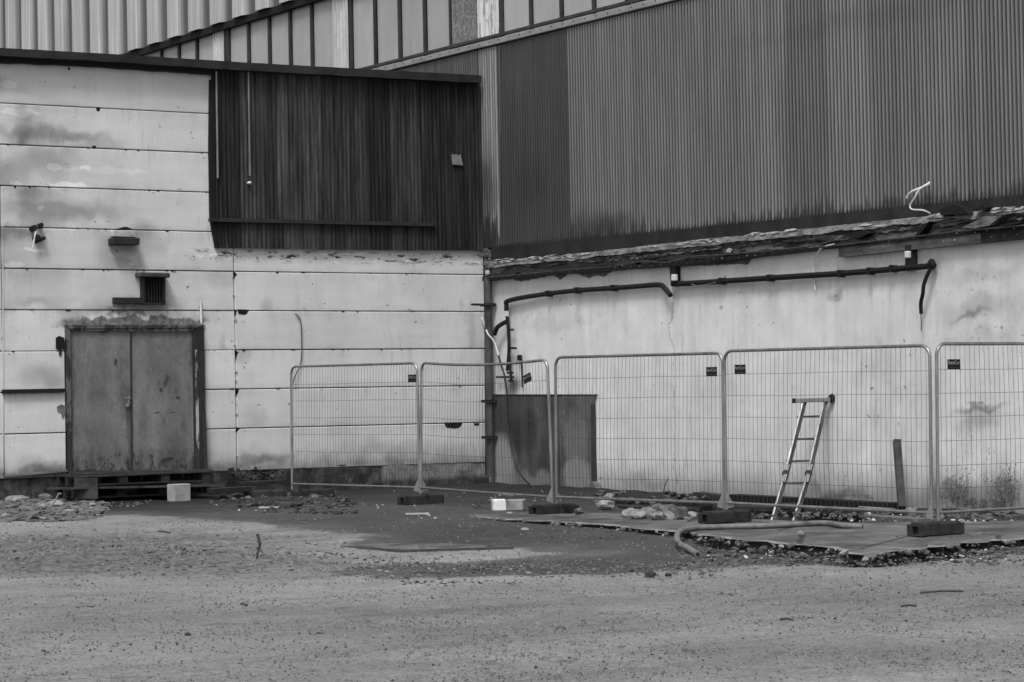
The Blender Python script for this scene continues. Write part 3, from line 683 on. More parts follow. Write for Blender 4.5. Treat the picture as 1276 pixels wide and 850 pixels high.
for k_ in range(len(us)-1):
    u0, u1 = us[k_], us[k_+1]; mi = edge_px[k_][1]; lo = (k_ == 1)
    if k_ == len(us)-2:
        # the last sheet narrows towards its foot
        zb_ = L(272, 309, CB).z; xf = L(273, 309, CB).x
        mb = MB(); zA = L(265, 272, CB).z
        for (xa, xb, z) in ((u0, u1, zt_f), (u0, u1, zA), (u0, xf, zb_)):
            for t in np.linspace(0, 1, 17): mb.v.append((xa+(xb-xa)*t, CB+.009*math.cos((xa+(u1-xa)*t)/.076*2*math.pi), z))
        for r in range(2):
            for i in range(16): a = r*17+i; mb.f.append((a, a+1, a+18, a+17))
        obj('corrugated_sheet', mb, mats_l[mi], LB); continue
    corr('corrugated_sheet', 'L', u0, u1, lambda u: zt_f, zbot_l, mats_l[mi], LB, CB + (.004 if k_ % 2 else 0) - (.006 if lo else 0), .0045 if not lo else .002)
mb = MB(); x1 = us[-1]-.02; zb_ = L(400, 309).z
mb.box((x1/2, -.02, (zt_f+zb_)/2), (x1, .08, zt_f-zb_-.02)); obj('cladding_frame', mb, M_DARK, LB)
prismL('cladding_edge', [(263, 99), (267, 99), (268, 180), (268, 272), (274, 309), (270, 309), (263.5, 272), (262, 180)], -.02, .085, M_DARK, LB)
prismL('batten', [(262, 271.5), (400, 274.5), (543, 277.5), (543, 282), (400, 279), (262, 276)], .07, .14, M_WOODD, LB)
for (x0, y0, x1_, y1_, w) in ((269.5, 89, 271.5, 222, 2.6), (309.5, 89, 311.5, 219, 2.6)):
    mb = MB(); a = L(x0, y0, .12); b = L(x1_, y1_, .12); mb.tube([a, b], .018, 8); obj('pole', mb, M_ALUD, LB, smooth=True)
mb = MB(); mb.rock(L(310.5, 228, .12), .04, .9, 2); obj('lamp_knob', mb, M_WHITE, LB, smooth=True)
prismL('broken_board', [(563, 193), (565, 192), (566, 194), (569, 192), (570, 194), (574, 192.5), (577, 206), (564.5, 205)], .085, .11, M_WOODL, LB)

M_FRM = mk_peel('worn_door_frame', .03, .11, .5, 5, (1, 1, .5))
# double doors
DR = thing('tmp', (0, 0, 0), 'x', 'x'); COL.objects.unlink(DR); bpy.data.objects.remove(DR)
mb = MB(); mb.prism([(82, 405), (256, 405), (252, 412.5), (89.5, 412.5)], fL(.03), -.12, .03)
door = obj('double_door', mb, M_FRM, LB)
prismL('door_frame', [(82, 406), (87.5, 412), (90, 588), (86, 588)], -.12, .035, M_FRM, door)
prismL('door_frame', [(240.5, 412), (246, 408), (248, 586), (243.5, 586)], -.12, .030, M_WOODD, door)
prismL('door_leaf', [(87.5, 412), (162.3, 412), (163.8, 586.5), (90.2, 586.5)], -.05, -.008, M_DOOR, door, bevel=.004)
prismL('door_leaf', [(163.2, 413), (241.5, 413), (243.8, 586), (164.7, 586)], -.05, -.012, M_DOOR, door, bevel=.004)
mb = MB(); mb.prism([(161.9, 414), (164.4, 414), (165.6, 585), (163.2, 585)], fL(.0), -.02, .0); obj('cover_strip', mb, M_MULL, door)
mb = MB(); a = L(160.5, 496.5, .0); mb.tube([a, a+Vector((0, .06, 0)), a+Vector((.12, .065, 0))], .012, 8); mb.box(a+Vector((0, .0, -.03)), (.035, .02, .13)); obj('handle', mb, M_ALU, door)
mb = MB(); a = L(158, 505, .0); mb.tube([a, a+Vector((0, .03, 0))], .03, 10); obj('lock_cylinder', mb, M_ALU, door)
prismL('peeled_jamb', [(243.5, 436), (247.5, 436), (250.5, 585), (245.5, 585)], -.05, .045, M_PEEL, door)
prismL('side_post', [(247.5, 407), (253, 405), (256, 586), (251, 586)], -.05, .10, M_WOODD, door)
prismL('side_post', [(252, 515), (256.5, 514), (259, 586), (255, 586)], .0, .13, M_MULL, door)
prismL('lintel_strip', [(85, 407.5), (250, 405.5), (250, 408), (85, 409.5)], -.02, .045, M_FRM, door)
prismL('threshold', [(86, 587), (256, 585), (256, 589), (86, 590.5)], -.10, .06, M_MULL, door)
# plates and cables on the wall
prismL('rust_plate', [(70, 421), (74, 418.5), (80, 421), (82, 437), (77, 434), (76.5, 443), (74, 443), (74, 436), (70, 434)], .0, .02, M_BLACK, LB)
prismL('rust_plate', [(71, 507), (76, 504), (82, 506), (82, 515), (78, 522), (76, 514), (72, 513)], .0, .012, M_CONCD, LB)
cable('wall_cable', [L(368, 391, .03), L(374, 398, .03), L(375.5, 412, .04), L(376, 440, .03), L(374, 455, .03), L(368, 468, .05), L(365, 478, .04)], .009, M_PIPE, LB)
cable('wall_cable', [L(247.5, 369, .03), L(250, 378, .03), L(251, 403, .03)], .018, M_WHITE, LB)
prismL('wall_rail', [(4, 485.5), (82, 484), (82, 488.5), (4, 490.5)], -.0, .07, M_BLACK, LB)
prismL('bracket_strip', [(3, 282), (4.5, 282), (4.5, 590), (3, 590)], .0, .012, M_LP, LB)

# small dark breaks where panels are chipped
mb = MB()
for (x, y, w, h) in [(122.5, 136.5, 5, 5), (117.5, 183, 5, 3), (565, 531, 22, 6), (594, 529, 7, 3), (86, 86, 3, 3), (303, 389, 14, 7)]:
    q = [(x-w/2, y-h/2), (x+w/2, y-h/2+rnd.uniform(-.5, .5)), (x+w/2-w*.15, y+h*.3), (x+w*.1, y+h/2), (x-w/2+w*.1, y+h*.35)]
    mb.prism(q, fL(.006), -.03, .006)
rg = random.Random(31)
for _ in range(120):
    px = rg.uniform(4, 600); i = rg.randrange(2, 9)
    if px > 258 and i < 4: continue
    p = L(px, 300, .0); z = JZ[i]; w = .008+.035*rg.random()**2; h = .004+.016*rg.random()**2
    if xd1-.05 < p.x < xd0+.1 and z < zd1+.05: continue
    sg = rg.choice((-1, 1))
    mb.prism([(p.x-w, z-.004), (p.x+w*rg.uniform(.5, 1), z-.004), (p.x+w*rg.uniform(-.2, .6), z-.007+sg*(h+.006)), (p.x-w*rg.uniform(.1, .6), z-.007+sg*(h*.6+.006))], lambda q, d: Vector((q[0], d, q[1])), -.03, .0045)
obj('panel_break', mb, M_DARK, LB, kind='stuff')

# wall light with a hood
WL = thing('wall_lamp', L(157, 305, .0), 'box-shaped dark wall lamp under a pale hood on the white panel wall', 'lamp')
prismL('lamp_box', rect(141, 296.5, 174.5, 305), .0, .20, M_DARKM, WL, bevel=.01)
prismL('hood', [(140, 287), (168, 287), (171, 296), (140, 295)], .0, .10, M_LP, WL, bevel=.01)
mb = MB(); c = L(157, 287.5, .03)
mb.prism([(145, 287), (150, 284), (157, 282.5), (163, 284.5), (168, 287)], fL(.05), .0, .05); obj('mount', mb, M_DARK, WL)
# louvred vent
VT = thing('louvred_vent', L(191, 378, .0), 'small dark louvred vent with a ledge above the door lintel', 'vent')
prismL('backing', rect(178, 343, 206, 378), .0, .015, M_BLACK, VT)
for x in (178, 204): prismL('side_frame', rect(x, 343, x+2.3, 378.5), .0, .11, M_DARKM, VT)
prismL('bottom_frame', rect(178, 377, 206.3, 379.5), .0, .10, M_DARKM, VT)
for x in np.linspace(181.5, 202.5, 7):
    mb = MB(); a = L(x, 345, .05); b = L(x+.3, 376.5, .05); mb.bar(a, b, .012, .055, (.5, 1, 0)); obj('slat', mb, M_WOODD, VT)
mb = MB(); a = L(171, 342.5, .10); b = L(209, 343.5, .10); mb.bar(a, b, .20, .075); obj('cap', mb, M_PIPE, VT, bevel=.015)
prismL('ledge', [(143, 370.5), (178, 371), (178, 378.5), (143, 378.5)], .0, .10, M_DARKM, VT, bevel=.005)
# broken floodlights at the left
FLD = thing('broken_floodlight', L(46, 300, .0), 'pair of broken black floodlight brackets with a dangling white cord', 'floodlight')
mb = MB()
for (x, y, r_) in ((41, 285, .045), (49.5, 281.5, .035), (45, 297, .045), (52.5, 298, .03)): p = L(x, y, .05); mb.tube([p+Vector((0, -.05, 0)), p+Vector((0, .08, .01))], r_, 10)
obj('lamp_head', mb, M_BLACK, FLD, smooth=True)
mb = MB(); mb.bar(L(41, 284.5, .08), L(50, 281.5, .08), .03, .03); mb.bar(L(43.5, 302, .08), L(53, 298, .1), .05, .05); obj('bracket', mb, M_BLACK, FLD)
cable('cord', [L(46, 282, .10), L(44, 291, .12), L(42.5, 300, .1), L(41, 309, .08)], .012, M_WHITE, FLD)

# ------------------------------------------------------------------ HALL (right wall)
HL = thing('factory_hall', (0, 4, .1), 'tall factory hall with ribbed cladding, a window strip and a white rendered lower wall', 'building')
zw1 = R(900, 319).z + .25; YW = 24.0; YE = -30.0
mb = MB(); mb.box((-.2, YW/2-.0, zw1/2-.5), (.4, YW, zw1+1)); obj('rendered_wall', mb, M_RP, HL)
z_sill = R(730, 29.5).z; z_eave = R(280, 36).z
mb = MB(); mb.box((-.6, (YW+YE)/2, 8.9), (.8, YW-YE, 9.6)); obj('wall_core', mb, M_DARK, HL)
CBR = .05
def zbot_r(u):
    pts = [(605, 309), (640, 306.5), (860, 284.5), (1156, 254.6), (1276, 243.3)]
    q = sorted((R(x, y, CBR).y, R(x, y, CBR).z) for x, y in pts)
    if u > q[-1][0]: return q[-1][1]
    return float(np.interp(u, [a for a, b in q], [b for a, b in q])) + noise.noise(Vector((u*.8, 3, 1)))*.012
zbm = R(900, 280).z
cr = (CBR-.007, CBR+.011)
RPT = [(1100, 20, 300, 20, .85)]
M_CR = mk_corr('grey_cladding', .070, .100, 'R', .30, cr, .42, (zbm-.10, .40, .32), 2.3, RPT + [(735, 290, 75, 42, .42), (770, 285, 60, 26, .5)])
M_CRD = mk_corr('dark_painted_cladding', .030, .042, 'R', .5, cr, .5, (zbm-.1, .3, .6), 1.15, [(665, 230, 50, 60, .72), (650, 100, 40, 60, 1.2)])
M_CRP = mk_corr('pale_cladding', .12, .22, 'R', .6, cr, .42, (zbm, 1.2, .25), 1.6, [(610, 230, 30, 70, .35), (610, 290, 30, 60, .3)])
u_split = [R(622.3, 200, CBR).y, R(709.5, 200, CBR).y]
segs = []; u = .0
sheet = .912
def run(u0, u1, mat):
    n = max(1, int(round((u1-u0)/sheet))); e = np.linspace(u0, u1, n+1)
    for k_ in range(n):
        corr('corrugated_sheet', 'R', e[k_], e[k_+1], lambda u: z_sill-.02, zbot_r if e[k_+1] > .05 else (lambda u: 6.9), mat, HL, CBR+(.002 if k_ % 2 else 0), .0105)
run(.01, u_split[0], M_CRP); run(u_split[0], u_split[1], M_CRD); run(u_split[1], YW, M_CR); run(-7.6, -.01, M_CRD if False else mk_corr('dim_cladding', .05, .085, 'R', .5, cr, .45, None, 1.5, ()))
# seam strips
mb = MB(); a = R(622.5, 58, .07); b = R(623.5, 296, .07); mb.bar(a, b, .012, .02); obj('seam_strip', mb, M_ALUD, HL)
# sill flashing
def stripR(name, pts, front, back, mat, th_px=None, top=None, bot=None, n=80, jit=0, seed=0, parent=HL, jt=None, lean=0.0):
    mb = MB(); tx = [p[0] for p in top]; ty = [p[1] for p in top]; bx = [p[0] for p in bot]; by = [p[1] for p in bot]; x0, x1 = tx[0], tx[-1]
    for i in range(n+1):
        px = x0+(x1-x0)*i/n; a = R(px, np.interp(px, tx, ty), front); b = R(px, np.interp(px, bx, by), front)
        f = noise.noise(Vector((px*.03, seed, 1)))+.5*noise.noise(Vector((px*.12, seed, 1)))+.3*noise.noise(Vector((px*.4, seed, 1)))
        g = noise.noise(Vector((px*.03, seed, 9)))+.5*noise.noise(Vector((px*.15, seed, 9)))+.4*noise.noise(Vector((px*.5, seed, 9)))
        b.z += f*jit; a.z += g*(jit*.4 if jt is None else jt); fx = noise.noise(Vector((px*.06, seed, 4)))*jit*.4
        mb.v += [(a.x+fx-lean, a.y, a.z), (b.x+fx, b.y, b.z), (back, b.y, b.z), (back, a.y, a.z)]
    for i in range(n):
        o = i*4
        for q in range(4): q2 = (q+1) % 4; mb.f.append((o+q, o+q2, o+4+q2, o+4+q))
    mb.f += [(0, 1, 2, 3), (n*4+3, n*4+2, n*4+1, n*4)]
    return obj(name, mb, mat, parent)
mb = MB(); mb.box((.02, (YW-16)/2, z_sill+.05), (.16, YW+16, .10)); obj('window_sill', mb, M_SILL, HL, bevel=.01)
mb = MB(); y = -15.9
while y < 8:
    mb.box((.10, y, z_sill+.06), (.012, .02, .02)); y += .32
obj('sill_screws', mb, M_MULL, HL, kind='stuff')
# window strip: the panes, mullions and white ribbed infills between sill and eave
zwb, zwt = z_sill+.13, z_eave
def wy(px, py=40): return R(px, py).y
mull = [200.5, 222.5, 245, 284.5, 309.5, 335.5, 361.5, 388.5, 437.5, 467.5, 498, 529.5, 562]
ym = [wy(x) for x in mull]
def pane(y0, y1, mat=M_PANE, name='window_pane', xf=-.03):
    mb = MB(); mb.box((xf-.01, (y0+y1)/2, (zwb+zwt)/2), (.02, y1-y0, zwt-zwb)); return obj(name, mb, mat, HL)
def ribbed(y0, y1, mat, x=.0, z0=None, z1=None, pitch=.12, name='ribbed_sheet'):
    z0 = zwb if z0 is None else z0; z1 = zwt if z1 is None else z1
    mb = MB(); n = max(3, int(round((y1-y0)/pitch))); ys = []
    for k_ in range(n):
        a = y0+(y1-y0)*k_/n; w = (y1-y0)/n
        ys += [(a, 0), (a+w*.55, 0), (a+w*.65, .03), (a+w*.9, .03)]
    ys.append((y1, 0))
    for y, d in ys: mb.v += [(x+d, y, z0), (x+d, y, z1)]
    for i in range(len(ys)-1): mb.f.append((2*i, 2*i+2, 2*i+3, 2*i+1))
    return obj(name, mb, mat, HL)
def mullion(y, w=.09):
    mb = MB(); mb.box((.0, y, (zwb+zwt)/2), (.05, w*.62, zwt-zwb)); obj('mullion', mb, M_MULL, HL)
ribbed(wy(265), wy(280), M_WRIB); ribbed(wy(414.5), wy(434), M_WRIB); ribbed(wy(595), wy(622), M_WRIBP, pitch=.16)
ribbed(wy(280), wy(283.5), M_MULL, .01, pitch=.2, name='corner_post')
b = [wy(165), ym[0], ym[1], ym[2], wy(265)]
for i in range(4): pane(b[i]+.05, b[i+1]-.05)
b = [ym[3], ym[4], ym[5], ym[6], ym[7], wy(414.5)]
for i in range(5): pane(b[i]+.05, b[i+1]-.05)
b = ym[8:13]
for i in range(4): pane(b[i]+.05, b[i+1]-.05)
pane(wy(564), wy(594.5), M_OSB, 'chipboard_panel', .01)
for y in ym[:3]+ym[3:8]: mullion(y, .10)
for y in ym[8:]: mullion(y, .085)
yr = [wy(x, 20) for x in (625, 661.5, 699.5, 740, 781.5, 825)]; stp = yr[-1]-yr[-2]
while yr[-1] < YW-2: yr.append(yr[-1]+stp)
for i in range(len(yr)-1): pane(yr[i]+.04, yr[i+1]-.04); mullion(yr[i], .07 if i else .12)
mb = MB(); mb.box((.03, (YW-16)/2, zwb+.03), (.06, YW+16, .05)); obj('sill_frame', mb, M_MULL, HL)
# bits of loose mesh at a pane's foot
mb = MB(); mb.box((.03, (YW+YE)/2, z_eave+.04), (.12, YW-YE, .14)); obj('eave_rail', mb, M_BLACK, HL)
# trapezoid cladding above
def mk_trap():
    m = Mt('trapezoid_cladding'); X = m.xyz(); ln = m.noise(30, (0, 1, .01), 2, .5); b = m.noise(.4, (1, 1, .6), 4, .6); s = m.noise(9, (0, 1, .06), 4, .6)
    ny = m.nd('ShaderNodeSeparateXYZ'); m.t.links.new(m.g.outputs['Normal'], ny.inputs[0])
    v = m.mul(.36, m.mr(ln, .35, .65, .78, 1.2)); v = m.mul(v, m.mr(s, .3, .7, .85, 1.1)); v = m.mul(v, m.mr(b, .3, .7, .85, 1.1))
    v = m.mul(v, m.mr(X[0], .06, .16, .30, 1.45))  # rib light and shade painted by depth: bright crests, dark valleys
    return m.fin(v, .4, ln, .1, .004, .15, .5)
M_TRAP = mk_trap()
print('PITCH', wy(48)-wy(27), wy(213)-wy(187))
zt0 = z_eave+.11; TP = abs(wy(91)-wy(69.5))
y = YE; k_ = 0
while y < YW:
    n = 4; mb = MB(); pr = []
    for q in range(n):
        a = y+q*TP; pr += [(a, .05), (a+TP*.30, .05), (a+TP*.34, .17), (a+TP*.52, .17), (a+TP*.54, .163), (a+TP*.57, .163), (a+TP*.59, .17), (a+TP*.76, .17), (a+TP*.88, .10), (a+TP*.97, .05)]
    pr.append((y+n*TP, .05))
    for yy, d in pr: mb.v += [(d, yy, zt0), (d, yy, 14.5), (d-.02, yy, zt0-.001)]
    for i in range(len(pr)-1): mb.f += [(3*i, 3*i+3, 3*i+4, 3*i+1), (3*i, 3*i+2, 3*i+5, 3*i+3)]
    obj('trapezoid_sheet', mb, M_TRAP, HL); y += n*TP
M_BRDP = mk_peel('torn_board_layers', .03, .17, .5, 5, (1, .35, 2.2)); M_TORN = mk_peel('torn_felt', .02, .12, .52, 6, (1, .5, 1.5))
# ---- ruined band between cladding and wall
stripR('dark_fascia', None, .055, .0, M_DARKM, top=[(612, 306), (860, 282), (1156, 252), (1276, 241), (1420, 226)], bot=[(612, 325), (700, 318), (860, 300), (1060, 280), (1156, 268), (1276, 257), (1420, 242)], n=160, jit=.015, seed=1)
stripR('bitumen_ledge', None, .11, .0, M_LEDGE, top=[(607, 326), (700, 318), (860, 299.5), (1060, 279), (1156, 269), (1276, 257.5), (1420, 243)], bot=[(607, 333), (700, 325), (860, 307.5), (1060, 287), (1156, 277), (1276, 265), (1420, 251)], n=260, jit=.035, seed=2, lean=.03)
stripR('lower_board', None, .05, .0, M_BRDP, top=[(607, 333), (860, 307), (1060, 287), (1276, 265), (1420, 251)], bot=[(607, 347), (860, 327), (1060, 307), (1276, 285), (1420, 270)], n=160, jit=.02, seed=3)
for (x0, x1, dy, hh, sd_, ff_) in ((640, 760, 1.5, 5, 11, .08), (730, 900, 4, 4, 12, .09), (880, 1010, 1, 5, 13, .08), (980, 1130, 4, 5, 14, .09), (1100, 1230, 1, 7, 15, .08), (1190, 1276, 5, 6, 16, .09)):
    yb = lambda x: float(np.interp(x, [607, 860, 1060, 1276], [334, 308.5, 288.5, 266.5]))
    stripR('torn_layer', None, ff_, .0, M_TORN, top=[(x0, yb(x0)+dy), (x1, yb(x1)+dy)], bot=[(x0, yb(x0)+dy+.5), (x0*.7+x1*.3, yb(x0*.7+x1*.3)+dy+hh), (x1, yb(x1)+dy+.5)], n=60, jit=.05, seed=sd_, jt=.03)
stripR('tar_layer', None, .12, .0, M_DARKM, top=[(607, 340), (860, 318), (960, 312), (1060, 303)], bot=[(607, 346), (860, 323), (960, 315), (1060, 305)], n=160, jit=.06, seed=6, jt=.05)
stripR('black_cable_tray', None, .125, .0, M_BLACK, top=[(601, 344.5), (860, 324.5), (1060, 303.5), (1276, 282), (1420, 267)], bot=[(601, 350.5), (700, 341.5), (860, 330.5), (1060, 306.5), (1276, 285.5), (1420, 270)], n=160, jit=.012, seed=5)
stripR('steel_angle', None, .11, .0, M_BEAM, top=[(1045, 306), (1130, 298), (1222, 289.5)], bot=[(1048, 320.5), (1130, 311.5), (1222, 303)], n=20, jit=.003, seed=8)
stripR('steel_angle', None, .115, .0, M_WOODD, top=[(1222, 289.5), (1276, 285.5), (1420, 270)], bot=[(1222, 303), (1276, 297.5), (1420, 284)], n=20, jit=.003, seed=9)
mb = MB()
for px in list(range(1056, 1276, 15)): p = R(px+rnd.uniform(-2, 2), np.interp(px, [1045, 1276], [313, 291.5]), .115); mb.rock(p, .012, 1)
for px in range(612, 1272, 11): p = R(px+rnd.uniform(-3, 3), np.interp(px, [601, 860, 1060, 1276], [346.5, 327, 304.5, 283])+rnd.uniform(-2, 1), .15); mb.rock(p, rnd.uniform(.006, .012), 1)
obj('bolt_heads', mb, M_ALU, HL, kind='stuff')
# white torn insulation flakes on the ledge
mb = MB()
for (x0, x1, dens, dy) in ((612, 690, 50, 0), (690, 730, 30, 1), (800, 860, 16, 1), (860, 900, 8, 2), (925, 1010, 40, 0), (1030, 1110, 10, 4), (1158, 1200, 50, 0), (1218, 1276, 60, 0), (1276, 1330, 30, 0)):
    for _ in range(dens):
        px = rnd.uniform(x0, x1)
        if noise.noise(Vector((px*.11, 3, 3))) < .06: continue
        py = np.interp(px, [612, 700, 860, 1060, 1156, 1276], [325.5, 317.5, 299.5, 279, 268, 257.5]) + rnd.uniform(-1.2, 3.5) + dy
        p = R(px, py, .105); w_ = rnd.uniform(.03, .22); h_ = rnd.uniform(.005, .018); a_ = rnd.uniform(-.12, .08); mb.prism([(-w_, -h_*.6), (w_*rnd.uniform(.2, 1), -h_), (w_, h_*rnd.uniform(-.5, .3)), (w_*rnd.uniform(-.3, .5), h_), (-w_*.6, h_*rnd.uniform(.1, .8))], lambda q, d: p+Vector((d, q[0], q[1]+q[0]*a_)), -.01, .004)
obj('torn_insulation', mb, M_INSUL, HL, kind='stuff')
# torn dark flaps
for q in ([(1058, 292), (1075, 287), (1084, 290), (1072, 296), (1060, 298)], [(1170, 262), (1188, 254), (1200, 259), (1206, 266), (1172, 268)], [(1212, 262), (1224, 256), (1232, 258), (1226, 263)], [(1244, 281), (1262, 277), (1272, 278), (1252, 282)], [(1140, 293), (1150, 280), (1158, 276), (1146, 292)]):
    prismR('torn_flap', q, .05, .19, M_BLACK, HL)
prismR('torn_flap', [(1200, 283), (1226, 270), (1250, 268), (1232, 281), (1214, 285)], .05, .2, M_LEDGE, HL)
prismR('torn_flap', [(1096, 297), (1150, 288), (1152, 300), (1098, 306)], .05, .10, M_LEDGE, HL)
prismR('torn_flap', [(904, 313), (908, 309), (912, 311), (910, 315)], .08, .10, M_INSUL, HL)
prismR('torn_flap', [(788, 327), (792, 321), (796, 324), (794, 328)], .08, .10, M_INSUL, HL)
# peeled paint patches below the band
def ragged(top, bot, seed, off=.004):
    n = 40; a = []; b_ = []
    for i in range(n+1):
        px = top[0][0]+(top[-1][0]-top[0][0])*i/n
        a.append((px, np.interp(px, [p[0] for p in top], [p[1] for p in top])))
        b_.append((px, np.interp(px, [p[0] for p in bot], [p[1] for p in bot]) + 1.6*noise.noise(Vector((px*.25, seed, 0)))))
    prismR('bare_render_patch', a+b_[::-1], -.01, off, M_CONCD, HL)
ragged([(640, 343), (680, 340)], [(640, 349), (648, 351), (665, 348), (680, 345)], 1)
ragged([(690, 339), (708, 338)], [(690, 343), (698, 348.5), (704, 345), (708, 341)], 2)
ragged([(720, 337), (763, 334)], [(720, 341), (734, 347), (742, 343), (752, 345), (758, 342), (763, 337)], 3)
ragged([(842, 328), (936, 319)], [(842, 329), (880, 331), (905, 330), (920, 329), (932, 330), (936, 323)], 4)
# conduits
cable('conduit', [R(631, 392, .08), R(631, 380, .08), R(632, 375.5, .08), R(650, 371, .08), R(684, 366, .07), R(720, 362, .07), R(780, 358, .07), R(820, 355, .07), R(828, 359, .10), R(835.5, 368, .14)], .04, M_BLACK, HL, n=4, seg=8)
cable('conduit', [R(838, 354, .08), R(870, 352.5, .07), R(960, 346.5, .07), R(1060, 340, .07), R(1130, 334, .07), R(1158, 331.5, .07), R(1162, 330, .03)], .042, M_BLACK, HL, n=4, seg=8)
mb = MB(); mb.rock(R(1161, 330, .09), .075, 1, 2); obj('conduit_elbow', mb, M_BLACK, HL, smooth=True)
cable('hanging_cable', [R(1160, 334, .12), R(1155, 344, .14), R(1151, 356, .14), R(1150, 366, .13), R(1147.5, 378, .10), R(1148, 391, .08)], [.02]*10+[.035]*10+[.012]*6 if False else .026, M_BLACK, HL)
cable('hanging_cable', [R(1147.5, 391, .08), R(1148, 402, .08), R(1148, 413, .08)], .007, M_PIPE, HL)
mb = MB()
for px, y0 in ((684, 366), (720, 362), (765, 359), (1048, 341), (1113, 335), (1085, 338), (900, 350.5), (960, 346.5)): p = R(px, y0, .07); mb.box(p, (.12, .05, .10))
obj('conduit_clip', mb, M_BLACK, HL, kind='stuff')
cable('thin_cable', [R(862, 354, .13), R(868, 356, .14), R(878, 355, .13), R(892, 352, .12)], .009, M_ALUD, HL)
prismR('bracket', [(834, 322), (841.5, 322), (841.5, 352), (835.5, 353)], .0, .10, M_DARKM, HL)
prismR('junction_box', rect(836, 342, 841, 350), .10, .16, M_WHITE, HL, bevel=.01)
prismR('bracket', [(1127.5, 306), (1134, 305), (1134.5, 333), (1128, 334)], .0, .13, M_DARKM, HL)
prismR('junction_box', rect(1126.5, 313, 1131.5, 321.5), .13, .19, M_WHITE, HL, bevel=.01)
cable('long_cable', [R(1024, 308, .17), R(1060, 304, .17), R(1140, 295, .17), R(1200, 288, .18), R(1276, 281, .17), R(1400, 268, .17)], .014, M_PIPE, HL)
cable('long_cable', [R(604, 346, .17), R(700, 337, .17), R(760, 332, .18), R(800, 326, .19), R(830, 327, .17), R(862, 320, .19), R(910, 317, .17), R(1000, 308, .17), R(1040, 300, .18), R(1058, 298, .17)], .012, M_PIPE, HL)
cable('thin_cable', [R(1040, 304, .17), R(1026, 308, .17), R(1018, 317, .12), R(1014, 332, .05), R(1014, 348, .04), R(1016, 362, .04)], .008, M_WHITE, HL)
TC = thing('torn_white_cable', R(1157, 262, .1), 'torn white cable curling out from the lower edge of the ribbed cladding', 'cable')
cable('cable_loop', [R(1159, 266, .12), R(1150, 262, .22), R(1137, 261, .26), R(1134, 256, .26), R(1140, 246, .25), R(1146, 236, .22), R(1156, 230, .18), R(1158, 227, .12)], .011, M_WHITE, TC)
cable('cable_end', [R(1157, 229, .15), R(1148, 234, .2), R(1138, 238, .25), R(1132, 243, .25), R(1130, 247, .25)], .017, M_WHITE, TC)
mb = MB(); mb.rock(R(1156, 230, .14), .035, 1.0); obj('plug', mb, M_WHITE, TC)
# drainpipe in the corner
DP = thing('drainpipe', Vector((.16, .16, .25)), 'dark steel drainpipe running down the inner corner between the two buildings', 'drainpipe')
mb = MB(); xx = .13; a = R(609.3, 346, xx); b = R(613, 596, xx)
for_a = AT(608.5, 346, 42.2); for_b = AT(611.2, 594, 42.2)
mb.tube([for_a, for_b], .068, 12); obj('pipe', mb, M_PIPE, DP, smooth=True)
mb = MB(); mb.tube([AT(604.6, 350, 42.25), AT(606.0, 592, 42.25)], .02, 8); obj('side_pipe', mb, M_BLACK, DP, smooth=True)
mb = MB()
for y in (380, 500, 545): mb.box(AT(608+(y-346)*.01, y, 42.2), (.2, .2, .05))
obj('clamp', mb, M_BLACK, DP, kind='stuff')
mb = MB(); mb.tube([AT(588, 379.5, 42.1), AT(591, 379.5, 41.95), AT(614, 380, 41.9)], .02, 8); obj('stub_pipe', mb, M_BLACK, DP, smooth=True)
mb = MB()
for _ in range(60): mb.box(AT(rnd.uniform(604, 614), rnd.uniform(311, 345), 42.25), (rnd.uniform(.02, .1), .04, rnd.uniform(.02, .1)), Matrix.Rotation(rnd.uniform(-1, 1), 3, 'Y'), .6)
obj('corner_debris', mb, M_BEAM, DP, kind='stuff')
mb = MB(); mb.rock(AT(607.5, 340, 42.1), .05, 1.3, 2); obj('pale_bracket', mb, M_INSUL, DP)

# cables and taps in the corner
cable('white_cable', [R(598, 391, .05), R(603, 402, .12), R(608, 416, .2), R(614, 423, .15), R(618, 432, .12), R(621, 443, .12)], .013, M_WHITE, HL)
cable('black_cable', [R(621, 443, .12), R(625, 456, .1), R(629, 470, .1), R(631.5, 490, .1), R(632, 520, .1), R(636, 550, .1), R(641, 575, .12), R(649, 592, .2), R(660, 604, .4), R(668, 611, .5)], .017, M_CABLE, HL)
PR = thing('wall_pipework', R(634, 470, .0), 'black pipes with clamps and a drooping lagged branch beside the corner', 'pipework')
cable('riser_pipe', [R(631, 392, .09), R(632.5, 400, .08), R(634, 420, .07), R(634, 440, .07), R(632, 462, .07)], .028, M_BLACK, PR)
cable('riser_pipe', [R(634.5, 440, .07), R(635.5, 455, .07), R(637, 474, .07)], .022, M_BLACK, PR)
cable('lagged_branch', [R(631, 401, .1), R(625, 404, .12), R(619, 409, .14), R(616, 417, .14)], .04, M_BLACK, PR, seg=8)
mb = MB(); mb.box(R(631, 391, .1), (.06, .05, .09)); obj('white_tape', mb, M_WHITE, PR)
mb = MB()
for (x0, y0, x1_, y1_) in ((634, 433.5, 643, 434), (619, 470, 640, 470), (632, 464.5, 639, 464.5), (636, 411, 639.5, 411), (634, 474.5, 638.5, 475)): mb.bar(R(x0, y0, .08), R(x1_, y1_, .10), .03, .035)
obj('clamp_bar', mb, M_BLACK, PR, kind='stuff')
mb = MB(); mb.bar(R(647.2, 442.5, .05), R(647.5, 449.5, .05), .06, .06); mb.tube([R(650, 453, .04), R(650.8, 483, .04)], .014, 6); obj('short_pipe', mb, M_BLACK, PR)
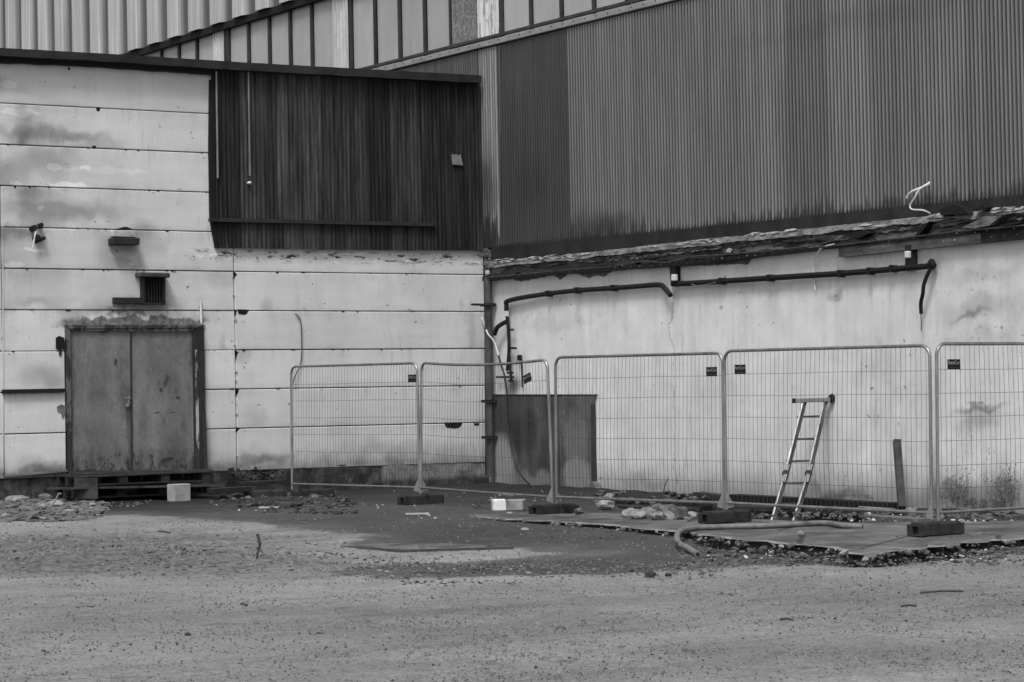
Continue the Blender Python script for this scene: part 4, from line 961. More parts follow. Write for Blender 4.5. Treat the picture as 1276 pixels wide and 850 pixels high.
# hatch covering an old opening
HT = thing('boarded_hatch', R(675, 610, .0), 'stained dark metal hatch covering an opening at the foot of the rendered wall', 'hatch')
prismR('hatch_sheet', [(614, 494), (697, 493), (697, 614), (614, 612)], .0, .04, M_HATCH, HT)
prismR('hatch_sheet', [(700, 503), (737, 503), (737.5, 612), (700, 614)], .0, .043, M_HATCH, HT)
prismR('top_flashing', [(614, 491.5), (742, 491.5), (741, 492.6), (614, 493.2)], .0, .05, M_BLACK, HT)
prismR('header', [(697, 494), (740, 494), (739, 503), (697, 503)], .0, .045, M_HATCH, HT)
prismR('side_frame', [(697, 503), (700.5, 503), (701, 612), (697.5, 613)], .0, .045, M_HATCH, HT)
prismR('side_frame', [(736, 503), (739, 503), (741, 612), (737, 613)], .0, .05, M_MULL, HT)
prismR('foot_flare', [(736, 600), (740, 603), (744, 612), (735, 612)], .0, .12, M_CONCD, HT)

# ------------------------------------------------------------------ FENCE PANELS
def fence_panel(c, label, sag=0.0, sign=None, wires=44):
    BL, BR, TR, TL = [Vector(p) for p in c]
    r = thing('mesh_fence', (BL+BR)/2, label, 'fence', 'mesh fence panels')
    W_ = 3.45; H_ = 2.0
    nrm = (BR-BL).cross(Vector((0, 0, 1))).normalized()
    def P(s, z, o=0):
        u = s/W_; w = z/H_; p = (BL*(1-u)+BR*u)*(1-w) + (TL*(1-u)+TR*u)*w
        p = p + Vector((0, 0, -sag*4*u*(1-u)*w)); return p + nrm*(o + .03*math.sin(u*math.pi)*math.sin(w*math.pi))
    rc = .13; path = [P(0, 0), P(0, .5), P(0, 1), P(0, 1.5), P(0, H_-rc)]
    for a in np.linspace(0, math.pi/2, 6)[1:-1]: path.append(P(rc-rc*math.cos(a), H_-rc+rc*math.sin(a)))
    path += [P(rc+t*(W_-2*rc), H_) for t in np.linspace(0, 1, 12)]
    for a in np.linspace(0, math.pi/2, 6)[1:-1]: path.append(P(W_-rc+rc*math.sin(a), H_-rc+rc*math.cos(a)))
    path += [P(W_, H_-rc), P(W_, 1.5), P(W_, 1), P(W_, .5), P(W_, 0)]
    mb = MB(); mb.tube(path, .0195, 10); obj('frame', mb, M_GALV, r, smooth=True)
    mb = MB(); mb.tube([P(0.01, .09), P(W_/2, .09), P(W_-.01, .09)], .018, 8); obj('bottom_rail', mb, M_GALV, r, smooth=True)
    mb = MB(); rg = random.Random(hash(label) % 1000 if False else len(label))
    for i in range(wires):
        s = .06+(W_-.12)*i/(wires-1); j = rg.uniform(-.006, .006)
        mb.tube([P(s+j, .1), P(s-j, .7, .004), P(s+j*.5, 1.35, -.003), P(s, H_-.01)], .0025, 3, False)
    for z in (.36, .62, .90, 1.17, 1.44, 1.71):
        mb.tube([P(.01, z), P(W_*.3, z-.006, .005), P(W_*.6, z+.004, -.003), P(W_-.01, z)], .0026, 3, False)
    obj('wire_mesh', mb, M_WIRE, r, kind='stuff')
    if sign:
        s0, tilt = sign; c0 = P(s0, 1.765, -.0); ux = (BR-BL).normalized(); uz = Vector((0, 0, 1))
        ca, sa = math.cos(tilt), math.sin(tilt); ux, uz = ux*ca+uz*sa, uz*ca-ux*sa
        fr = -nrm if nrm.dot(CAM-c0) < 0 else nrm
        w, h = .20, .115
        mb = MB(); vs = [c0 + ux*a + uz*b_ + fr*d for d in (.006, .012) for a, b_ in ((-w/2, -h/2), (w/2, -h/2), (w/2, h/2), (-w/2, h/2))]
        mb.add(vs, [(0, 1, 2, 3), (4, 5, 6, 7), (0, 1, 5, 4), (1, 2, 6, 5), (2, 3, 7, 6), (3, 0, 4, 7)]); sg = obj('sign', mb, M_BLACK, r)
        cu = bpy.data.curves.new('t', 'FONT'); cu.body = 'RentCon'; cu.size = .056; cu.align_x = 'CENTER'; cu.offset = .0012
        to = bpy.data.objects.new('t', cu); COL.objects.link(to); dg = bpy.context.evaluated_depsgraph_get()
        tm = bpy.data.meshes.new_from_object(to.evaluated_get(dg)); bpy.data.objects.remove(to)
        mb = MB(); mb.v = [tuple(c0 + ux*v.co.x*.92 + uz*(v.co.y*1.05+.002) + fr*.0135) for v in tm.vertices]; mb.f = [tuple(p.vertices) for p in tm.polygons]
        obj('lettering', mb, M_GALV, sg)
        mb = MB(); q = [c0 + ux*a + uz*b_ + fr*.0135 for a, b_ in ((-.08, -.04), (.08, -.04), (.08, -.034), (-.08, -.034))]; mb.add(q, [(0, 1, 2, 3)]); obj('sign_line', mb, M_WIRE, sg)
    return r
dz = 0
d1, d2, d3, d4, d5 = 39.1, 36.35, 33.25, 30.45, 27.6
p5b = AT(1169, 649, 27.55); p5t = AT(1167, 428.5, 27.55)
far = CAM + RIGHT*(783/3090*29.6) + FWD*29.6
fence_panel([AT(364, 610, d1), AT(523, 615, d2), AT(519.7, 452.5, d2), AT(362.7, 457, d1)], 'leftmost mesh fence panel, standing in front of the white panel wall', .0, (3.33, 0))
fence_panel([AT(524.3, 615, d2), AT(689, 627.5, d3), AT(682, 448, d3), AT(525, 452, d2)], 'slightly sagging mesh fence panel in front of the corner drainpipe, with a tilted sign', .05, (2.95, .28), 42)
fence_panel([AT(693.5, 627.5, d3-.05), AT(902.5, 635.5, d4), AT(900.3, 440, d4), AT(692, 445.5, d3-.05)], 'mesh fence panel directly left of the panel in front of the ladder', .0, (3.25, 0))
fence_panel([AT(905, 635.5, d4), AT(1161, 649, d5), AT(1158.5, 430.5, d5), AT(902.5, 437.5, d4)], 'mesh fence panel that the aluminium ladder stands behind', .0, (.30, 0))
fence_panel([p5b, Vector((far.x, far.y, p5b.z)), Vector((far.x, far.y, p5t.z)), p5t], 'rightmost mesh fence panel, cut by the edge of the picture', .0, (.26, 0))

def foot_block(c, deg, label, ln=.68, wd=.22, h=.145):
    r = thing('ballast_block', c, label, 'fence foot', 'black rubber feet under the fence panels')
    M3 = Matrix.Rotation(deg, 3, 'Z'); mb = MB(); hw = wd/2; hl = ln/2
    # body with chamfered top and a moulded hand slot at each end
    prof = [(-hw, 0), (hw, 0), (hw, h*.86), (hw*.84, h), (-hw*.84, h), (-hw, h*.86)]
    e = .05
    mb.prism(prof, lambda p, d: Vector(c)+M3 @ Vector((d, p[0], p[1])), -hl+e, hl-e); obj('body', mb, M_FOOT, r, bevel=.006)
    for sg in (-1, 1):
        mb = MB()
        for (y0, y1, z0, z1) in ((-hw, -hw*.55, 0, h*.86), (hw*.30, hw, 0, h*.86), (-hw*.55, hw*.30, h*.72, h*.86), (-hw*.55, hw*.30, 0, h*.12)):
            mb.box(Vector(c)+M3 @ Vector((sg*(hl-e/2-.001), (y0+y1)/2, (z0+z1)/2)), (e, y1-y0-.001, z1-z0-.001), M3)
        obj('end_grip', mb, M_FOOT, r)
    return r
fd = (RIGHT*.807 + FWD*.59).normalized(); ang = math.atan2(fd.y, fd.x)
for (px, py, d, lab) in ((1166, 650, 27.55, 'rubber fence foot nearest the camera, under the two right-hand panels'), (903, 636, 30.45, 'rubber fence foot between the rubble and the ladder'),
                         (690, 628, 33.2, 'rubber fence foot beside the white block'), (524, 616, 36.35, 'rubber fence foot in front of the drainpipe corner')):
    p = AT(px, py, d); c = Vector((p.x, p.y, p.z-.145)); foot_block(c, ang, lab)
p = AT(364, 611, d1); foot_block(Vector((p.x, p.y, p.z-.13)) + RIGHT*.32, math.atan2(RIGHT.y, RIGHT.x), 'rubber fence foot to the right of the leftmost fence post')
foot_block(Vector((p.x, p.y, p.z-.13)) - RIGHT*.42, math.atan2(RIGHT.y, RIGHT.x)+.1, 'rubber fence foot to the left of the leftmost fence post')
mb = MB(); rg = random.Random(21)
for (px, py, fn_) in ((1164, 667, slabz), (904, 651, slabz), (690, 640, slabz), (524, 628, terr), (388, 621, terr), (336, 621, terr)):
    for _ in range(70):
        p = G(px+rg.gauss(0, 22), py+rg.gauss(0, 1.6), fn_); mb.rock(p, .006+.03*rg.random()**2.5, .45, 1, rg=rg)
obj('contact_soil', mb, M_SOIL, kind='stuff')  # soil bits added round the feet to strengthen their contact shadow
# gussets at post feet
for (px, py, d, lab, lr) in ((524, 615, d2, 'small triangular steel gusset clamp at the second post', (1, 1)), (690.5, 628, d3, 'small triangular steel gusset clamp beside the white block', (1, 1)), (904, 636, d4, 'small triangular steel gusset clamp left of the ladder', (1, 1)), (1165, 650, d5, 'small triangular steel gusset clamp on the nearest fence foot', (1, 1))):
    p = AT(px, py, d-.03); g = MB(); dr = (AT(px+10, py, d-.03)-p).normalized()
    for sgn in (-1, 1):
        q = [p + dr*sgn*.02 + UP*.02, p + dr*sgn*.10+UP*.04, p + dr*sgn*.10+UP*.07, p+dr*sgn*.022+UP*.24]
        g.add(q + [v - FWD*.006 for v in q], [(0, 1, 2, 3), (4, 5, 6, 7), (0, 1, 5, 4), (1, 2, 6, 5), (2, 3, 7, 6), (3, 0, 4, 7)])
    tag(obj('fence_clamp', g, M_GALV), lab, 'bracket', 'gussets at the fence posts')

# ------------------------------------------------------------------ LADDER
db, dt = 33.5, 34.9
def LP(px, py): return AT(px, py, db+(dt-db)*(653-py)/155)
LD = thing('ladder', LP(982, 652), 'folding aluminium ladder leaning against the white wall behind the fence', 'ladder')
railL = [(961, 651), (978.5, 590), (1001.5, 498)]; railR = [(988, 651), (1007, 590), (1027.5, 498)]
def hinge_rail(pts):
    a, h_, t = [LP(*p) for p in pts]
    for (s, e) in ((a, h_), (h_+(t-h_)*.03, t)):
        mb = MB(); mb.bar(s, e, .028, .075, RIGHT*.25+FWD*1.0); obj('rail', mb, M_ALU, LD, bevel=.004)
        off = (RIGHT*.032 - FWD*.012)
        mb = MB(); mb.bar(s+off, e+off, .010, .04, RIGHT*.8+FWD*.4); obj('rail_edge', mb, M_PIPE, LD)
    c = h_
    mb = MB(); mb.tube([c-FWD*.06, c-FWD*.02], .052, 14); mb.tube([c-FWD*.075, c-FWD*.06], .025, 10); obj('hinge', mb, M_PIPE, LD, smooth=True)
    mb = MB(); dd = (t-a).normalized(); mb.bar(c-dd*.16-FWD*.05, c+dd*.16-FWD*.05, .03, .05, RIGHT); obj('hinge_arm', mb, M_ALUD, LD)
hinge_rail(railL); hinge_rail(railR)
def rl(pts, y): return LP(np.interp(y, [pts[2][1], pts[1][1], pts[0][1]], [pts[2][0], pts[1][0], pts[0][0]]), y)
for y in (519.5, 547.5, 575, 602.5, 628.5):
    mb = MB(); mb.bar(rl(railL, y), rl(railR, y-.8), .03, .028); obj('rung', mb, M_PIPE, LD)
mb = MB(); mb.bar(LP(989.5, 499.5)-FWD*.06, LP(1034, 498)-FWD*.06, .05, .06); obj('stabiliser_bar', mb, M_ALUD, LD, bevel=.006)
mb = MB(); p = LP(1036, 497)-FWD*.06; mb.box(p, (.07, .07, .09), Matrix.Rotation(.3, 3, 'Y')); mb.rock(p+UP*.03, .05, .8); obj('rubber_cap', mb, M_BLACK, LD)
mb = MB(); p = LP(989, 499.5)-FWD*.06; mb.box(p, (.03, .06, .068)); obj('rubber_cap', mb, M_DARKM, LD)
for y in (519, 547, 574, 603, 628):
    for rr_ in (railL,):
        mb = MB(); p = rl(rr_, y)-RIGHT*.03-FWD*.03; mb.tube([p, p-FWD*.015], .010, 6); obj('rivet', mb, M_BLACK, LD)

# ------------------------------------------------------------------ things along the wall and on the slab
HS = thing('hose', G(870, 690), 'thick grey ribbed hose lying over the edge of the concrete slab', 'hose')
hp = [G(869.5, 691, terr, .035), G(863, 687, terr, .035), G(855, 682, terr, .05), G(847, 678, terr, .07), G(843.5, 672, slabz, .03), G(845, 664.5, slabz, .035), G(852, 660.5, slabz, .035), G(868, 658, slabz, .035), G(900, 656.5, slabz, .035), G(950, 655.5, slabz, .035), G(1000, 653, slabz, .035), G(1030, 652, slabz, .033), G(1050, 655, slabz, .03), G(1075, 656.5, slabz, .02)]
pts = smooth_path(hp, 14); mb = MB(); mb.tube(pts, [.033*(1+.07*(i % 2)) for i in range(len(pts))], 10); obj('hose_wall', mb, M_HOSE, HS, smooth=True)
mb = MB(); d = (pts[0]-pts[1]).normalized(); mb.tube([pts[0]+d*.001, pts[0]+d*.004], .022, 10); obj('hose_bore', mb, M_BLACK, HS)

def box_at(name, px0, px1, py0, py1, depth, mat, label, cat, dlen=.2, rot=0.0, bevel=.006, group=None):
    a = AT(px0, py1, depth); b_ = AT(px1, py1, depth); t = AT(px0, py0, depth)
    w = (b_-a).length; h = t.z-a.z; c = (a+b_)/2 + FWD*dlen/2 + UP*h/2
    mb = MB(); mb.box(c, (w, dlen, h), Matrix.Rotation(math.atan2(RIGHT.y, RIGHT.x)+rot, 3, 'Z')); o = obj(name, mb, mat, bevel=bevel)
    return tag(o, label, cat, group)
def gdepth(px, py, fn=terr): return depth_of(G(px, py, fn))
box_at('white_block', 613.5, 630, 622.5, 637, gdepth(622, 637), M_WHITE, 'bright white block on the ground beside the fence foot', 'block', .25, .12, .012)
box_at('grey_block', 631.5, 654, 623, 636.5, gdepth(640, 636.5), M_CONC, 'plain grey block touching the bright white block', 'block', .3, -.15, .01)
mb = MB(); a = G(208, 625); dpt = depth_of(a); p0, p1, p2, p3 = AT(208, 625.5, dpt), AT(217, 626, dpt-.12), AT(238, 624.5, dpt+.05), AT(229, 624, dpt+.25)
h_ = .27; mb.prism([p.to_2d() for p in (p0, p1, p2, p3)], lambda q, d: Vector((q[0], q[1], p0.z+d)), 0, h_)
tag(obj('concrete_block', mb, M_CONC, bevel=.01), 'rough pale concrete block in front of the pallets', 'block')

# pallets under the door
def pallet(x0, x1, z, label, y0=.08, y1=.9):
    r = thing('pallet', ((x0+x1)/2, (y0+y1)/2, z), label, 'pallet', 'stacked pallets below the door')
    for k_ in range(7):
        y = y0+.05+(y1-y0-.1)*k_/6; mb = MB(); mb.box(((x0+x1)/2, y, z+.145), (x1-x0, .095, .022), Matrix.Rotation(rnd.uniform(-.006, .006), 3, 'Y')); obj('deck_board', mb, M_WOODM if k_ == 6 else M_WOODD, r)
    n = 4
    for i in range(n):
        x = x0+.08+(x1-x0-.16)*i/(n-1)
        for y in (y0+.07, (y0+y1)/2, y1-.07): mb = MB(); mb.box((x, y, z+.079), (.14, .10, .108)); obj('spacer_block', mb, M_WOODD, r)
    for y in (y0+.07, (y0+y1)/2, y1-.07): mb = MB(); mb.box(((x0+x1)/2, y, z+.0125), (x1-x0, .10, .022)); obj('base_board', mb, M_WOODD, r)
    return r
pz = L(160, 620, .9).z
xa, xb = L(262, 600, .9).x, L(92, 600, .9).x
pallet(xa, xb, .28, 'lower pallet resting on the ground below the grey double door')
pallet(xa-.03, xb-.04, .28+.19, 'upper pallet serving as a doorstep below the grey double door')
mb = MB(); mb.bar(L(60, 609, .95), L(275, 605, .95), .12, .03); tag(obj('plank', mb, M_WOODM), 'long thin grey plank sticking out sideways from between the pallets', 'plank')
mb = MB(); mb.bar(L(92, 590, .5), L(262, 586, .5), .18, .03); tag(obj('plank', mb, M_WOODM), 'grey plank lying on the top pallet along the door threshold', 'plank')
box_at('timber_offcut', 93, 122, 596, 622, depth_of(L(110, 622, 1.0)), M_WOODM, 'wide weathered timber offcut standing at the left end of the pallets', 'timber', .05, 0, .004)

# timbers, beams and rubble in the hollow by the hall wall
def beam_px(name, a, b_, w, h, mat, label, cat, group=None):
    mb = MB(); mb.bar(a, b_, w, h); return tag(obj(name, mb, mat, bevel=.006), label, cat, group)
beam_px('steel_beam', R(915, 620, .25), R(1115, 631, .35), .22, .10, M_BLACK, 'long black steel channel lying at the foot of the white wall behind the ladder', 'beam')
beam_px('timber', R(895, 632, 1.0), R(1150, 641, 1.0), .2, .07, M_WOODD, 'long dark timber lying across the hollow behind the ladder', 'timber')
beam_px('timber', R(745, 623, .5), R(880, 628, .8), .16, .08, M_WOODD, 'dark timber lying left of the ladder beside the rubble heap', 'timber')
beam_px('timber', R(700, 614, .5), R(745, 617, .5), .14, .06, M_WOODD, 'short dark timber lying at the foot of the hatch', 'timber')
beam_px('timber', R(870, 618, .35), R(905, 622, .4), .2, .12, M_WOODD, 'short split dark timber at the wall left of the steel channel', 'timber')
beam_px('timber', R(1075, 633, .45), R(1110, 636, .5), .16, .05, M_WOODL, 'short grey board lying on the long steel channel', 'timber')
beam_px('plank', G(748, 629), R(762, 616, .8), .14, .04, M_WOODL, 'pale short plank propped up right of the hatch', 'plank')
beam_px('plank', R(1127, 640, .4), R(1136, 634, .2), .2, .04, M_WOODL, 'broken board end at the foot of the upright post', 'plank')
mb = MB(); a = R(1117.5, 549, .22); b_ = R(1124, 633, .5); mb.bar(a, b_, .10, .10, FWD); mb2 = obj('leaning_post', mb, M_WOODM, bevel=.006); tag(mb2, 'dark post leaning upright against the white wall right of the ladder', 'post')
beam_px('kerb_piece', R(1084, 648, 1.6), R(1150, 653, 1.8), .25, .14, M_CONCD, 'dark kerb piece behind the nearest fence foot', 'kerb')
beam_px('timber', R(775, 634, 1.0), R(860, 638, 1.3), .18, .10, M_WOODD, 'black timber in the hollow behind the rubble heap', 'timber')
rub_labels = [(755, 633, .11, M_RUBL, 'crumpled pale lump lying left of the rubble heap'), (788, 645, .13, M_RUBL, 'rounded pale rubble stone at the left end of the heap'), (797, 646, .10, M_RUBL, 'second pale stone in the rubble heap'), (806, 644, .12, M_RUBL, 'pale stone with a raised lip in the middle of the heap'),
              (822, 638, .10, M_RUBG, 'grey round stone balanced on top of the rubble heap'), (832, 641, .12, M_RUBG, 'wedge-shaped grey stone leaning on the concrete lump'), (821, 648, .10, M_RUBL, 'flat pale stone at the front of the heap'), (836, 648, .09, M_RUBL, 'pale stone in front of the concrete lump'),
              (863, 646, .08, M_RUBL, 'small pale stone touching the black fence foot'), (857, 648, .04, M_RUBL, 'smallest pale stone beside the concrete lump')]
for (px, py, r_, mt, lab) in rub_labels:
    mb = MB(); p = G(px, py, slabz); mb.rock(p+UP*r_*.4, r_, .75, 2, rg=random.Random(px)); tag(obj('rubble_stone', mb, mt), lab, 'stone', 'rubble stones on the slab')
box_at('concrete_lump', 835, 857, 632, 648, gdepth(845, 648, slabz), M_CONCD, 'broken squarish concrete lump in the rubble heap', 'concrete lump', .22, .1, .03)
mb = MB(); mb.rock(G(722, 640, slabz)+UP*.03, .09, .5, 2); tag(obj('rubble_stone', mb, M_RUBG), 'grey stone lying at the right end of the fence foot beside the white block', 'stone', 'rubble stones on the slab')
mb = MB(); mb.rock(G(1218, 676, terr)+UP*.03, .11, .7, 2); tag(obj('rubble_stone', mb, M_RUBG), 'grey stone below the slab edge at the right', 'stone')
mb = MB(); mb.rock(G(998, 668, slabz)+UP*.02, .06, .6, 2); tag(obj('rubble_stone', mb, M_RUBG), 'small stone on the slab in front of the ladder', 'stone')
mb = MB(); mb.rock(G(810, 719.5)+UP*.02, .055, .8, 2); tag(obj('dark_stone', mb, M_STONE), 'largest black stone on the open yard right of centre', 'stone')
mb = MB(); mb.rock(G(833, 718)+UP*.01, .035, .7, 2); tag(obj('dark_stone', mb, M_STONE), 'smaller black stone just right of the largest one', 'stone')
mb = MB(); mb.rock(G(234, 792)+UP*.01, .022, .8, 2); tag(obj('dark_stone', mb, M_STONE), 'round black stone alone at the lower left of the yard', 'stone')
mb = MB(); mb.rock(G(654, 661)+UP*.01, .05, .5, 2); tag(obj('pale_stone', mb, M_RUBL), 'pale flat stone on dark ground below the white block', 'stone')
mb = MB(); mb.rock(G(56, 625)+UP*.05, .13, .7, 2); tag(obj('rubble_stone', mb, M_RUBG), 'rounded grey stone at the back of the left rubble', 'stone')
# upright twig
mb = MB(); b0 = G(320, 697); dd = depth_of(b0)
mb.tube(smooth_path([AT(320, 697, dd), AT(322, 686, dd), AT(324, 678, dd), AT(322.5, 671, dd), AT(320.5, 665.5, dd)], 3), [.012]*5+[.016]*5+[.018]*3, 5)
for y in (690, 683, 676): mb.rock(AT(321.5+rnd.uniform(-1.5, 1.5), y, dd), .016, 1)
tag(obj('upright_twig', mb, M_TWIG), 'short dark twig sticking up from the gravel', 'twig')
mb = MB(); b0 = G(60, 634); dd = depth_of(b0); mb.tube(smooth_path([AT(57, 635, dd), AT(64, 630, dd), AT(70, 622, dd), AT(73.5, 615, dd), AT(76, 616, dd)], 3), .012, 5); tag(obj('bent_stick', mb, M_RUBL), 'pale bent stick standing in the rubble at the left', 'stick')
mb = MB(); dd = gdepth(828, 640); mb.tube(smooth_path([R(826, 616, .4), R(828, 607, .4), R(831, 599, .35), R(832.5, 596.5, .35)], 4), .008, 5); tag(obj('thin_stem', mb, M_TWIG), 'thin bent stem rising behind the rubble heap by the white wall', 'stem')
# crossed wires near the white block
mb = MB()
for (x0, y0, x1_, y1_) in ((593, 634, 604, 622), (590, 624, 600, 633), (598, 634, 588, 630)): mb.tube([AT(x0, y0, 35), AT(x1_, y1_, 35)], .008, 5)
tag(obj('wire_scrap', mb, M_WIRE), 'crossed scraps of wire left of the white block', 'wire')

# wet steel plate on the ground
def mk_wet():
    m = Mt('wet_steel_plate'); n = m.noise(1.5, (1, 1, 1), 4, .6); f = m.noise(12, (1, 1, 1), 4, .7)
    v = m.mul(.05, m.mr(f, .3, .7, .6, 1.5)); return m.fin(v, m.mr(n, .42, .56, .06, .5), f, .06, .004, .0, .5)
M_WET = mk_wet()
pp = [G(*q, terr, .018) for q in ((424, 680), (470, 683.5), (500, 686.5), (640, 682.3), (560, 676), (470, 675.5))]
mb = MB(); zz = sum(p.z for p in pp)/6
mb.prism([p.to_2d() for p in pp], lambda q, d: Vector((q[0], q[1], zz+d)), -.03, 0)
tag(obj('steel_plate', mb, M_WET), 'thin dark steel plate with a wet sheen lying on the yard', 'steel plate')

# rubble bed at the left
mb = MB(); mp = MB(); rg = random.Random(5)
for _ in range(1500):
    px = rg.uniform(-40, 135) if rg.random() < .8 else rg.uniform(100, 260); py = rg.triangular(620, 652, 632) if px < 135 else rg.uniform(620, 632)
    if px > 100 and py > 652-(px-100)*.3: continue
    p = G(px, py); s = rg.uniform(.02, .09) if px < 125 else rg.uniform(.01, .025)
    (mp if rg.random() < .11 else mb).rock(p+UP*s*.15, s*1.1, .36, 1, rg=rg)
obj('rubble_bed', mb, M_RUBG, kind='stuff'); obj('pale_rubble_bed', mp, M_RUBL, kind='stuff')
for (px, py, w, lab) in ((37, 622.5, .2, 'largest flat pale slab fragment at the back of the left rubble'), (20, 625, .16, 'flat white fragment at the far left of the rubble'), (93, 623.5, .13, 'flat pale fragment right of the bent stick'), (68, 632, .12, 'flat pale fragment at the foot of the bent stick'), (114, 633, .09, 'upright pale fragment at the right end of the left rubble')):
    mb = MB(); mb.rock(G(px, py)+UP*.05, w, .25, 2, rg=random.Random(px)); tag(obj('rubble_fragment', mb, M_RUBL), lab, 'rubble fragment')
# litter along the dark strip
mb = MB(); mp = MB(); rg = random.Random(6)
def scatter(mb, n, x0, x1, y0, y1, s0, s1, flat=.5, fn=terr, sub=1):
    for _ in range(n):
        px = rg.uniform(x0, x1); py = rg.uniform(y0, y1); p = G(px, py, fn); s = s0+(s1-s0)*rg.random()**2.5; mb.rock(p+UP*s*.2, s, flat, sub, rg=rg)
scatter(mp, 110, 240, 600, 612, 640, .006, .018); scatter(mp, 50, 600, 740, 612, 625, .006, .018); scatter(mp, 160, 1165, 1290, 648, 668, .010, .045); scatter(mp, 60, 1040, 1165, 640, 650, .01, .04)
scatter(mp, 16, 505, 560, 641, 647, .01, .025); scatter(mp, 90, 860, 1276, 680, 700, .008, .03)
obj('pale_litter', mp, M_PAPER, kind='stuff')
scatter(mb, 200, 260, 430, 605, 632, .02, .07); scatter(mb, 60, 740, 900, 614, 628, .03, .09); scatter(mb, 160, 880, 1276, 640, 648, .03, .08)
scatter(mb, 700, 845, 1290, 684, 706, .012, .05); scatter(mb, 160, 620, 860, 655, 672, .01, .03); scatter(mb, 220, 1150, 1290, 634, 668, .02, .06)
obj('soil_rubble', mb, M_SOIL, kind='stuff')
mb = MB(); scatter(mb, 260, 330, 445, 625, 640, .015, .05, .5); scatter(mb, 120, 500, 570, 724, 731, .006, .02); scatter(mb, 60, 560, 650, 724, 728, .006, .02)
for (cx, cy, w_, n_) in ((75, 741, 18, 26), (250, 746, 14, 16), (110, 756, 20, 14), (700, 783, 14, 16), (805, 789, 12, 16), (540, 745, 20, 12), (905, 741, 12, 10), (1230, 742, 16, 14), (1010, 770, 30, 16), (1090, 790, 26, 12), (1200, 788, 24, 20), (620, 792, 16, 10), (400, 790, 30, 14), (860, 812, 30, 12), (60, 812, 24, 12)):
    for _ in range(n_):
        px = rg.gauss(cx, w_*.5); py = rg.gauss(cy, 1.0); p = G(px, py); mb.rock(p, .004+.014*rg.random()**2, .5, 1, rg=rg)
obj('dark_debris', mb, M_STONE, kind='stuff')
# loose grit and pebbles over the yard
mb = MB(); mg = MB(); rg = random.Random(9)
for _ in range(1900):
    d = 1/rg.uniform(1/30, 1/12.5); px = rg.uniform(-60, 1336); x = (px-638)/FPX*d
    p = CAM + RIGHT*x + FWD*d; z = terr(p.x, p.y); s = .003+.010*rg.random()**4
    if noise.noise(p*.35) < -.12 + .3*(rg.random()-.5): continue
    q = Vector((p.x, p.y, z+s*.3)); (mb if rg.random() < .8 else mg).rock(q, s, .8, 1, rg=rg)
obj('dark_grit', mb, M_STONE, kind='stuff')
gp = MB()
for _ in range(2800):
    px = rg.uniform(-40, 900); py = rg.gauss(690, 13)
    if px > 430: py = rg.gauss(708, 6)
    if not 655 < py < 724: continue
    p = G(px, py); s = .006+.022*rg.random()**2; (mg if rg.random() < .9 else gp).rock(p+UP*s*.2, s, .6, 1, rg=rg)
obj('gravel', mg, M_RUBG, kind='stuff'); obj('pale_gravel', gp, M_RUBL, kind='stuff')
# coarse sand grains standing proud of the worn asphalt
def grains(n, mat, name, s0, s1, seed):
    g = np.random.RandomState(seed); d = 1/g.uniform(1/34, 1/12.3, n); x = g.uniform(-720, 720, n)/FPX*d
    px_ = CAM.x + RIGHT.x*x + FWD.x*d; py_ = CAM.y + RIGHT.y*x + FWD.y*d
    dd = (px_-CAM.x)*FWD.x + (py_-CAM.y)*FWD.y; z = np.interp(dd, [a for a, b in TD], [b for a, b in TD])
    keep = np.array([noise.noise(Vector((a*.8, b*.8, seed))) + .6*noise.noise(Vector((a*2.6, b*2.6, seed))) > g.uniform(-.75, .45) for a, b in zip(px_, py_)])
    px_, py_, z, d = px_[keep], py_[keep], z[keep], d[keep]; n = int(keep.sum())
    s = (s0+(s1-s0)*g.rand(n)**3)*(d/20)**.5; o = np.array([(1, 0, 0), (0, 1, 0), (-1, 0, 0), (0, -1, 0), (0, 0, .9)])
    an = g.uniform(0, 6.28, n); c, si = np.cos(an), np.sin(an)
    V = np.empty((n, 5, 3)); V[:, :, 0] = px_[:, None]+s[:, None]*(o[:, 0]*c[:, None]-o[:, 1]*si[:, None]); V[:, :, 1] = py_[:, None]+s[:, None]*(o[:, 0]*si[:, None]+o[:, 1]*c[:, None]); V[:, :, 2] = z[:, None]+.002+s[:, None]*o[:, 2]*1.3
    b = (np.arange(n)*5)[:, None]; F_ = np.concatenate([b+np.array(t) for t in ((0, 1, 4), (1, 2, 4), (2, 3, 4), (3, 0, 4))])
    me = bpy.data.meshes.new(name); me.from_pydata(V.reshape(-1, 3).tolist(), [], F_.tolist()); me.materials.append(mat)
    ob = bpy.data.objects.new(name, me); COL.objects.link(ob); ob['kind'] = 'stuff'
grains(34000, M_GRD, 'sand_grains', .004, .013, 1); grains(16000, M_GRL, 'sand_grains', .004, .010, 2)
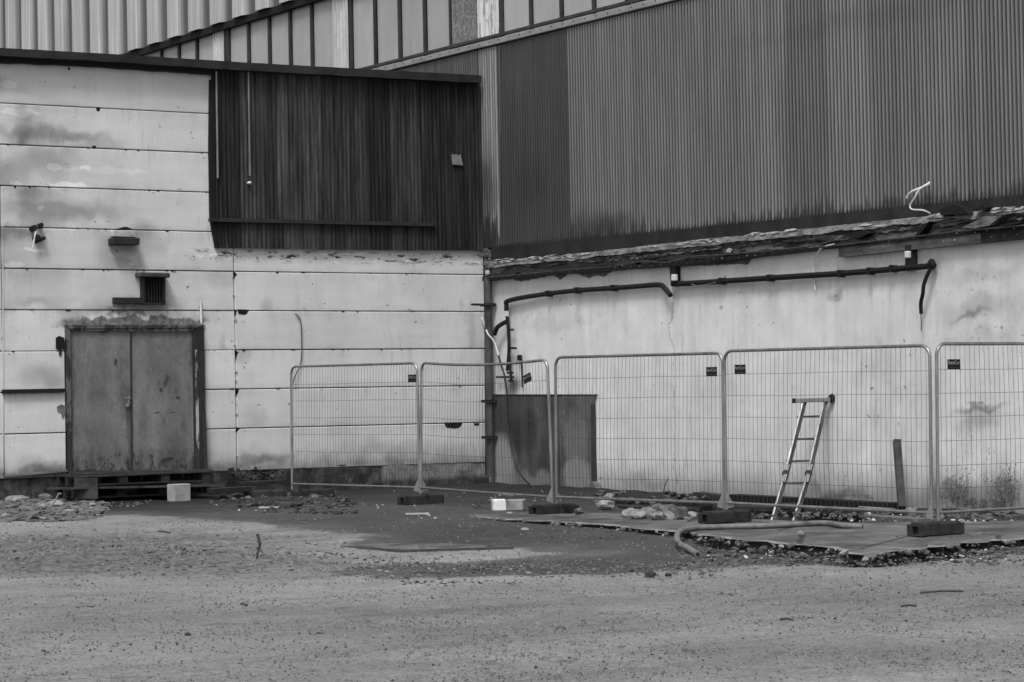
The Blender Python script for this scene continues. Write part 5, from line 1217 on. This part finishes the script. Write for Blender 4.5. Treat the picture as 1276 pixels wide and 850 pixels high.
# sticks lying on the yard
for (x0, y0, x1_, y1_, lab) in ((1147, 740, 1200, 738, 'longest thin dark stick lying on the yard at the right'), (1122, 757, 1142, 756.5, 'short thin stick below the longest stick'), (972, 773.5, 988, 774, 'tiny dark stick on the yard below the slab'), (197, 663, 212, 665, 'small dark strip on the gravel at the left'), (300, 754, 308, 755.5, 'tiny dark stick at the lower left')):
    mb = MB(); mb.tube([G(x0, y0)+UP*.01, (G(x0, y0)+G(x1_, y1_))/2+UP*.018, G(x1_, y1_)+UP*.01], .009, 5); tag(obj('stick', mb, M_TWIG), lab, 'stick')
for (px, py, w, lab) in ((335, 634, .18, 'long pale strip of litter on the dark ground by the leftmost fence post'), (635, 641, .05, 'small white scrap beside the grey block'), (520, 642, .2, 'pale splintered board scrap below the second fence foot')):
    mb = MB(); c = G(px, py)+UP*.02; mb.box(c, (w*1.6, .06, .02), Matrix.Rotation(math.atan2(RIGHT.y, RIGHT.x), 3, 'Z')); tag(obj('litter', mb, M_PAPER), lab, 'litter')
beam_px('timber', L(262, 612, 1.1), L(310, 609, 1.0), .2, .08, M_WOODD, 'dark timber lying right of the pallets', 'timber')
beam_px('timber', L(300, 603, .6), L(352, 600, .6), .2, .06, M_WOODD, 'dark board at the plinth left of the leftmost fence post', 'timber')

# weeds against the wall
def weed(px, py, w, h, n, label):
    base = R(px, py, .25); mb = MB(); lf = MB(); rg = random.Random(px)
    for _ in range(n):
        a = rg.uniform(-1, 1); ln = h*rg.uniform(.4, 1); p0 = base+Vector((rg.uniform(-.05, .1), rg.uniform(-w*.4, w*.4), 0)); p1 = p0+Vector((rg.uniform(-.08, .1), a*w*.5, ln*.6)); p2 = p1+Vector((rg.uniform(-.05, .05), a*w*.3, ln*.4))
        pts = smooth_path([p0, p1, p2], 3); mb.tube(pts, .002, 3, False)
        for p in pts[1:]:
            for _k in range(4):
                q = p+Vector((rg.gauss(0, .03), rg.gauss(0, .05), rg.gauss(0, .04))); s = rg.uniform(.005, .016)
                u1 = Vector((rg.uniform(-1, 1), rg.uniform(-1, 1), rg.uniform(-1, 1))).normalized(); u2 = u1.orthogonal().normalized()
                lf.add([q-u1*s, q+u2*s*.6, q+u1*s, q-u2*s*.6], [(0, 1, 2, 3)])
    r = thing('weed', base, label, 'weed', 'scrubby weeds at the wall'); obj('stems', mb, M_TWIG, r, kind='stuff'); obj('leaves', lf, M_WEED, r, kind='stuff')
weed(1188, 638, .5, .62, 15, 'scrubby weed against the white wall just right of the last fence post')
weed(1253, 636, .45, .68, 13, 'scrubby weed against the white wall at the right edge of the picture')
weed(1224, 638, .5, .2, 10, 'low sparse weed between the two taller ones')
